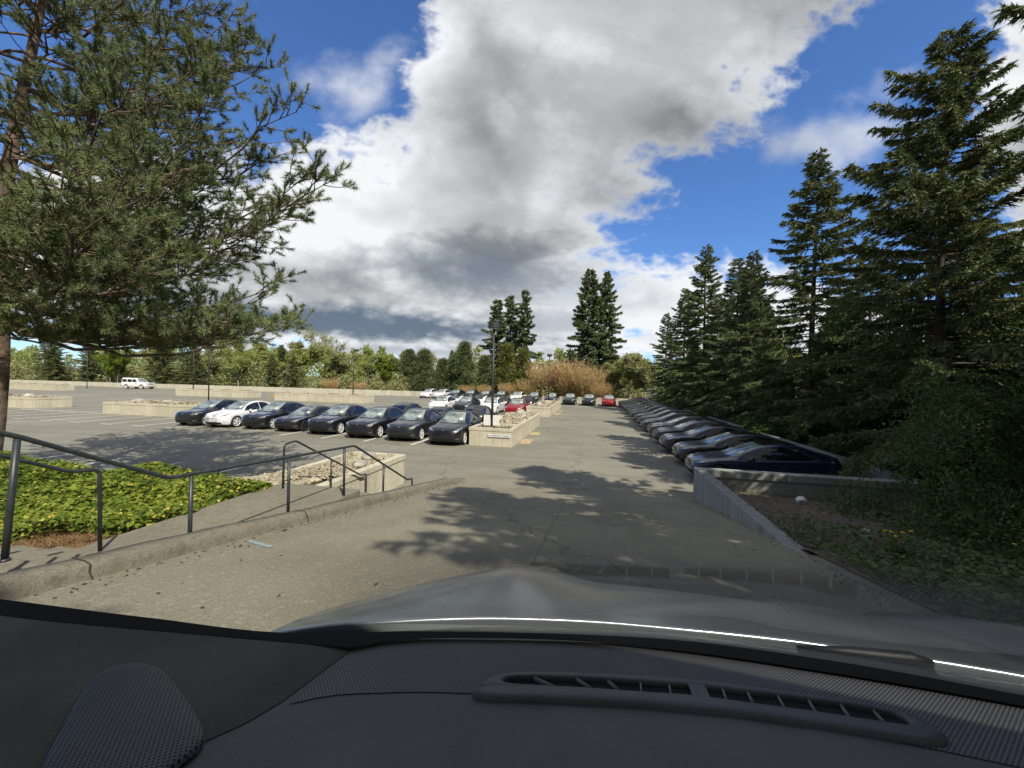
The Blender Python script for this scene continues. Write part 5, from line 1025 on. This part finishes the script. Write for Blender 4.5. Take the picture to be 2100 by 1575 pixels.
def onray(R, ths):
    a_ = np.arctan2((R[:, 1]-cv[1]-.10*(R[:, 0]-cv[0]))*5, R[:, 0]-cv[0]); o_ = np.argsort(a_); a_ = a_[o_]; R = R[o_]; a2 = np.concatenate([a_-2*PI, a_, a_+2*PI]); R2 = np.vstack([R, R, R]); return np.stack([np.interp(ths, a2, R2[:, 0]), np.interp(ths, a2, R2[:, 1])], 1)
ths = np.linspace(-PI, PI, 141)[:-1]; ring, ri = onray(ring, ths), onray(ri, ths)
Z0 = -.3485; lay = [(ring, -.006), (ring, .0025), (ring+(ri-ring)*.10, .0052), (ring+(ri-ring)*.35, .0066), (ring+(ri-ring)*.80, .0070), (ring+(ri-ring)*.95, .0055), (ri, .002), (ri, -.006)]
V = [(p[0], p[1], Z0+h_) for R2, h_ in lay for p in R2]; m_ = len(ring); F = np.array([(i*m_+k, i*m_+(k+1) % m_, (i+1)*m_+(k+1) % m_, (i+1)*m_+k) for i in range(len(lay)-1) for k in range(m_)])
vent = own('defroster_vent', V, F, mVENT)
xs = np.linspace(-.1179, .4219, 50); strip('slot_shade', xs, crv(dn_, xs)-.003, crv(up_, xs)+.003, Z0-.0005, mSLOTSHADE, 3, 0, vent)  # uncut dash: near-black sheet paints the shade inside the vent openings
for (xu, yu), (xd, yd) in [((-.076,.622),(-.045,.610)),((-.017,.640),(.006,.623)),((.030,.648),(.044,.631)),((.077,.656),(.076,.635)),((.118,.663),(.117,.642)),((.194,.677),(.192,.652)),((.228,.681),(.227,.656)),((.269,.685),(.267,.660)),((.309,.688),(.306,.661)),((.350,.690),(.346,.662)),((.389,.689),(.387,.663))]:
    P = [(xd, yd), (xu, yu)]; d_ = np.array([yu-yd, -(xu-xd)]); d_ = d_/np.linalg.norm(d_)*.0011; tz = (.0005, .0050)
    V = [(P[i][0]+s_*d_[0], P[i][1]+s_*d_[1], Z0+z_) for z_ in tz for (i, s_) in ((0, -1), (0, 1), (1, 1), (1, -1))]
    own('fin', V, np.array([(4, 5, 6, 7), (0, 1, 5, 4), (1, 2, 6, 5), (2, 3, 7, 6), (3, 0, 4, 7)]), mFIN, False, vent)
xs = np.linspace(.145, .169, 5); strip('divider', xs, crv(dn_, xs)-.004, crv(up_, xs)+.004, Z0+.0060, mVENT, 4, .001, vent)
# hood
xs = np.concatenate([np.linspace(-.66, .1, 40), np.linspace(.12, 1.28, 30)]); V = []; nv = 46
for x in xs:
    y0 = float(crv(HR, [x])[0])
    for t_ in np.linspace(0, 1, nv):
        y = y0+t_*(2.55-y0); s = y-1.07; z = -.425-.05*s-.2115*max(0, s)**2-(.6*max(0, y-2.2)**2)
        e = max(0, (-.20-x)/.46); z -= (.075*e**2.2)*(lambda q_: q_*q_*(3-2*q_))(min(1, max(0, (y-y0)/.7)))+.02*e**2; er = max(0, (x-.85)/.43); z -= .05*er**2
        z += .028*math.exp(-((x+.24)/.15)**2)*(lambda q_: q_*q_*(3-2*q_))(min(1, max(0, (y-.85)/.6))); c_ = math.exp(-((x-.03)/.10)**2); z -= .006*c_*(lambda q_: q_*q_*(3-2*q_))(min(1, max(0, (y-1.05)/.5)))
        xx = x+(.30-x)*.18*max(0, (y-1.3)/1.25)**1.6; V.append((xx, y, z))
hood = own('hood', V, grid_faces(len(xs), nv), mSILV)
# rolled rear lip of the hood
V = []
for x in np.linspace(-.655, 1.28, 60):
    y0 = float(crv(HR, [x])[0]); e = max(0, (-.20-x)/.46); z = -.4245-.02*e**2-.05*(y0-1.07)-(.05*max(0, (x-.85)/.43)**2)
    for dy, dz in ((.012, .0016), (.004, .003), (-.002, .001), (-.003, -.004), (.004, -.03)): V.append((x, y0+dy, z+dz))
own('hood_lip', V, grid_faces(60, 5)[:, ::-1], mSILV)
# wiper arm resting at the foot of the glass
m = MB(); m.tube([(.46, 1.06, -.425), (.56, 1.068, -.422), (.68, 1.072, -.419), (.72, 1.073, -.424)], [.004, .011, .014, .009], 8); own('wiper', m.V, m.F, mCOWL)
# far front wing seen past the hood, roof and pillars out of the frame
V = []
for x in np.linspace(.95, 1.42, 14):
    for y in np.linspace(.95, 2.4, 24): s = y-1.07; u = (x-.95)/.47; V.append((x, y, -.435-.05*s-.2*max(0, s)**2-.30*max(0, u-.55)**2*1.6-.012+.05*math.sin(u*PI*.8)))
own('front_wing', V, grid_faces(14, 24), mSILV)
V = [(x, y, .46-.10*((x-.3)/1.05)**2-.05*((y+1.3)/1.2)**2) for x in np.linspace(-.72, 1.3, 16) for y in np.linspace(-2.5, -.06, 16)]
o = own('roof', V, grid_faces(16, 16), mSILV); sm = o.modifiers.new('s', 'SOLIDIFY'); sm.thickness = .05; sm.offset = 1
for s_ in (0, 1):
    m = MB(); xa, xb = (-1.28, -.72) if not s_ else (1.5, 1.28); m.tube([(xa, .40, -.38), ((xa+xb)/2, .16, .07), (xb*.97, -.16, .36), (xb*.9, -.5, .40)], [.06, .055, .07, .07], 8); own('pillar', m.V, m.F, mFRIT)
# windscreen glass: the low part of the pane, where the dash mirrors in it
def m_pane():
    m, t = newmat('windscreen_glass_own'); at = t.n('ShaderNodeAttribute'); at.attribute_name = 'fade'; fr = t.n('ShaderNodeFresnel'); t.put(fr, 0, 1.5)
    f = t.m('MULTIPLY', t.m('MINIMUM', t.m('MULTIPLY', fr.outputs[0], 2.), .55), at.outputs['Fac']); tr_ = t.n('ShaderNodeBsdfTransparent'); gl = t.n('ShaderNodeBsdfGlossy'); t.put(gl, 'Roughness', .012); t.put(gl, 0, (.95, .97, .97))
    mx = t.n('ShaderNodeMixShader'); t.put(mx, 0, f); t.put(mx, 1, tr_); t.put(mx, 2, gl); t.out(mx.outputs[0]); return m
TH = rad(27); V = []; fade = []; nx, ns = 40, 24
for i in range(nx):
    for j in range(ns):
        s = .62*j/(ns-1); x0 = -.64+.36*(s/.62)**1.0*1.0; x = x0+(1.30-x0)*i/(nx-1)*1.; yb = .814-.95*max(0., .82-float(crv(BT, [np.clip(x, -.6, .4)])[0]))
        V.append((x, yb-s*math.cos(TH)+.004, -.335+s*math.sin(TH))); a = min(1, max(0, (.61-s)/.09)); b_ = min(1, max(0, i/(nx-1)-.03)/.16); fade.append((a*a*(3-2*a))*(b_*b_*(3-2*b_)))
pane = own('windshield', V, grid_faces(nx, ns), m_pane()); at = pane.data.attributes.new('fade', 'FLOAT', 'POINT'); at.data.foreach_set('value', np.array(fade, np.float32))
